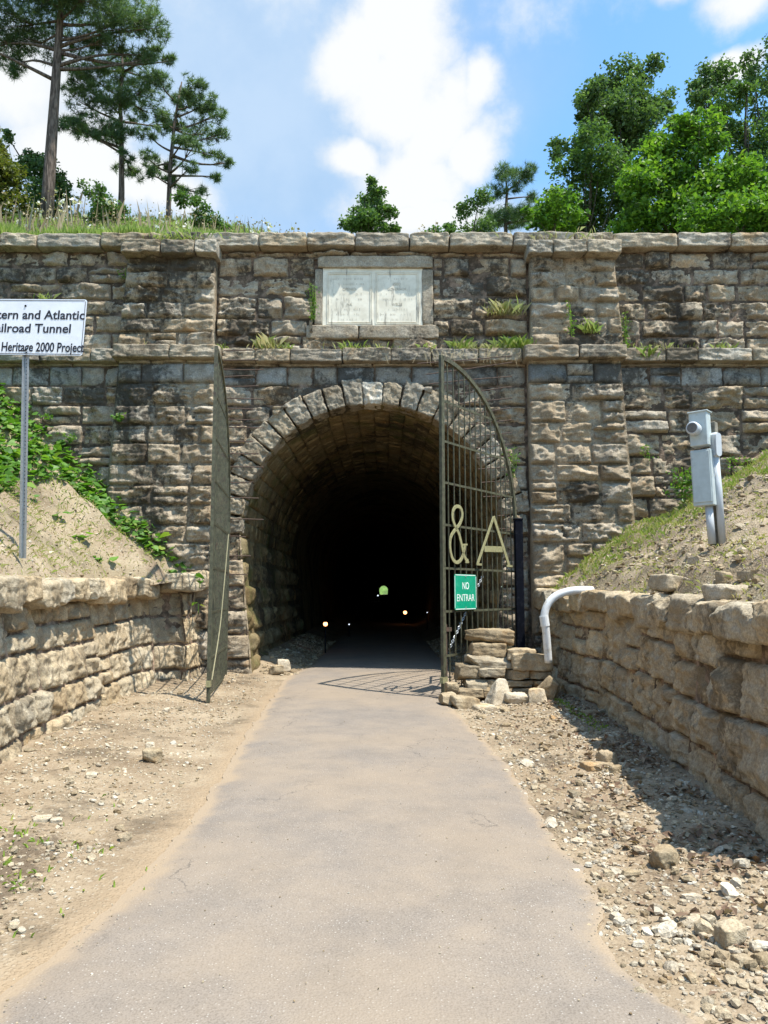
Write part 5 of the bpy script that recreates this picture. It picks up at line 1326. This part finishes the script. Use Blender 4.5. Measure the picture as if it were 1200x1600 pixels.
weed(at(1066, 778, 13.6), .55, 'bright leafy weed left of the meter post against the wall', 508, 8, .09, None, 26, spread=.12)
weed(at(1165, 740, 13.9), .35, 'leafy weed where the right bank meets the wall at far right', 509, 6, .08, None, 20, spread=.11)
weed(at(1012, 718, YF - .12), .3, 'pale sprig growing from a joint above the right bank', 510, 3, .06, None, 12)
weed(at(800, 745, YF - .12), .6, 'leafy sprig in the corner between the gate arch and the right pilaster', 511, 5, .06, None, 20, spread=.06)
def bigleaf(px, py, Y, lab, n_, s_, seed):
    r = np.random.RandomState(seed); c = at(px, py, Y); t = thing('vine_seedling', tuple(c - (0, 0, .05)), lab, 'seedling', 'vine seedlings on the left bank'); lf = MB()
    heart(lf, c + np.stack([r.normal(0, s_ * .6, n_), r.normal(0, s_ * .4, n_), r.uniform(.02, s_ * .9, n_)], 1), s_, r, np.clip(r.normal(.5, .2, n_), .02, .98)); lf.obj('leaf', VINEM, t)
    st_ = MB(); st_.tube([c - (0, 0, .08), c + (0, 0, .08)], .006, 4, cap=False); st_.obj('stem', VINEM, t)
def onbank(px, py):
    best = None
    for Y in np.arange(6.8, 14.2, .05):
        p = at(px, py, Y); d = float(wall_x(WL, Y)) - p[0]
        if d < .02: continue
        e = p[2] - float(bank_l(np.array(d), np.array(Y)))
        if e < 0: return Y
    return 13.5
for i, (px, py, lab, n_, s_) in enumerate(((55, 790, 'seedling with two dark leaves right of the sign post', 4, .14), (90, 815, 'seedling with leaves lying low in front of the sign post', 5, .13), (130, 850, 'flat seedling in the middle of the bare left bank', 5, .14), (157, 880, 'lone yellow green seedling nearest the retaining wall', 4, .13),
     (255, 850, 'dark leaved sprig against the wall left of the gate leaf', 4, .17), (240, 865, 'pale seedling just below the dark leaved sprig', 4, .14), (20, 770, 'large dark leaves directly behind the sign post', 7, .2), (312, 915, 'green leaves on the end of the left retaining wall beside the gate', 4, .14), (310, 955, 'green leaf lower on the end of the left retaining wall', 2, .13))):
    bigleaf(px, py - 4, onbank(px, py) if i not in (7, 8) else 12.9, lab, n_, s_, 600 + i)
# ================================================================== GRAVEL
def shapes(ns, seed, n=2):
    r = np.random.RandomState(seed); out = []
    for i in range(ns):
        V, F = cubegrid(n); p = V / (np.sum(np.abs(V) ** 3.0, 1) ** (1 / 3.0))[:, None]
        for c in range(5):
            nd = r.normal(size=3); nd /= np.linalg.norm(nd); o_ = r.uniform(.45, .8); dd_ = p @ nd - o_; p = p - np.clip(dd_, 0, None)[:, None] * nd
        out.append((p * r.uniform(.75, 1.25, 3) * (1, 1, .62), F))
    return out
SHP = shapes(14, 5)
def scatter(m, P, size, rng, tones):
    w = rng.randint(0, len(SHP), len(P)); a = rng.uniform(0, 2 * math.pi, len(P)); b = rng.normal(0, .35, len(P))
    for j, (V, F) in enumerate(SHP):
        k_ = np.where(w == j)[0]
        if not len(k_): continue
        ca, sa, cb, sb = np.cos(a[k_]), np.sin(a[k_]), np.cos(b[k_]), np.sin(b[k_])
        x = V[None, :, 0]; y = V[None, :, 1]; z = V[None, :, 2]
        y2 = y * cb[:, None] - z * sb[:, None]; z2 = y * sb[:, None] + z * cb[:, None]
        Q = np.stack([x * ca[:, None] - y2 * sa[:, None], x * sa[:, None] + y2 * ca[:, None], z2], -1) * size[k_][:, None, None] / 2 + P[k_][:, None, :]
        nV = len(V); FF = (F[None] + (np.arange(len(k_)) * nV)[:, None, None]).reshape(-1, 4)
        t = np.repeat(tones[k_], nV, 0); m.add(Q.reshape(-1, 3), FF, t)
rg = np.random.RandomState(99)
def tones(n, mu=.55, sd=.25): return np.stack([np.clip(rg.normal(mu, sd, n), .02, .98), rg.rand(n), rg.uniform(0, .5, n)], 1)
n = 120000; y = 2.0 + 12.2 * rg.rand(n) ** 1.7; x = rg.uniform(-3.9, 3.6, n)
el, er = edge_l(y), edge_r(y); wl, wr = wall_x(WL, y), np.where(y > 4.6, wall_x(WR, np.clip(y, 4.72, 14.2)), np.where(y > 4.2, 2.5, 4.2))
off = np.maximum(el - x, x - er); nz = fbm(P3(x * 1.1, y * 1.1, 0 * x + 20), 4)
pr = np.where(x > 0, .62 * sst(off, -.14, .25), .40 * sst(off, .1, .6)) * (.45 + .9 * sst(nz, -.2, .3))
kq = (x > wl) & (x < wr) & (off > -.2) & (rg.rand(n) < pr); x, y = x[kq], y[kq]; n = len(x)
sz = np.clip(rg.lognormal(-4.0, .52, n), .008, .10) * np.where(x > 0, 1.22, 1.0)
m = MB(); scatter(m, P3(x, y, ground_z(x, y) + sz * .12), sz, rg, tones(n, .66, .28))
n = 900; y = 2 + 10 * rg.rand(n) ** 1.5; u = np.where(rg.rand(n) < .5, rg.beta(.5, 3, n), 1 - rg.beta(.5, 3, n)); x = edge_l(y) + (edge_r(y) - edge_l(y)) * u; sz = rg.uniform(.004, .011, n)
scatter(m, P3(x, y, gz(y) + .02), sz, rg, tones(n, .6))
n = 1500; y = rg.uniform(14.3, 24, n); sd_ = rg.rand(n) < .5; x = np.where(sd_, rg.uniform(-2.35, -1.5, n), rg.uniform(1.3, 1.9, n)); sz = rg.uniform(.02, .10, n)
scatter(m, P3(x, y, ground_z(x, y) + sz * .1), sz, rg, tones(n, .3))
tag(m.obj('gravel', ROCKM), 'pale limestone gravel strewn over both verges of the path', 'gravel', kind='stuff')
n = 15000; d = 5.5 * rg.rand(n) ** 1.2; y = rg.uniform(4.75, 13.9, n); nz = fbm(P3(d * .9, y * .9, 0 * d + 40), 4); kq = (rg.rand(n) < .25 + 1.0 * sst(nz, -.1, .3)) & (d > .1) & ~((y > 14.2 - .6 * d) & (rg.rand(n) < .8)); d, y = d[kq], y[kq]; n = len(d)
sz = np.clip(rg.lognormal(-3.35, .55, n), .012, .16); m = MB(); P_ = bankR(d, y); P_[:, 2] += sz * .1
scatter(m, P_, sz, rg, tones(n, .45))
tag(m.obj('rubble', ROCKM), 'broken stone rubble spread over the right bank', 'rubble', kind='stuff')
n = 9000; d = rg.uniform(.3, 5, n); y = rg.uniform(3, 13.5, n); sz = np.clip(rg.lognormal(-3.9, .5, n), .01, .09); m = MB(); P_ = bankL(d, y); P_[:, 2] += sz * .1
scatter(m, P_, sz, rg, tones(n, .45))
tag(m.obj('bank_stones', ROCKM), 'small stones lying on the bare soil of the left bank', 'stones', kind='stuff')
m = MB(); n = 1500; y = 4 + 8 * rg.rand(n) ** 1.3; x = wall_x(WR, np.clip(y, 4.72, 14.2)) - np.abs(rg.normal(.1, .40, n)) - .05; kq = fbm(P3(x * 1.5, y * 1.5, 0 * x + 50), 3) > -.12; x, y = x[kq], y[kq]
leaves(m, P3(x, y, ground_z(x, y) + rg.uniform(.01, .04, len(x))), .065, rg, rg.uniform(0, 1, len(x)), 1.0, .6)
n = 700; x = rg.uniform(1.3, 4.2, n); y = rg.uniform(2.3, 5.5, n)
leaves(m, P3(x, y, ground_z(x, y) + .012), .05, rg, rg.uniform(0, 1, n), 1.5, .5)
tag(m.obj('dead_leaves', DEADM), 'curled brown dead leaves drifted along the right retaining wall', 'leaves', kind='stuff')
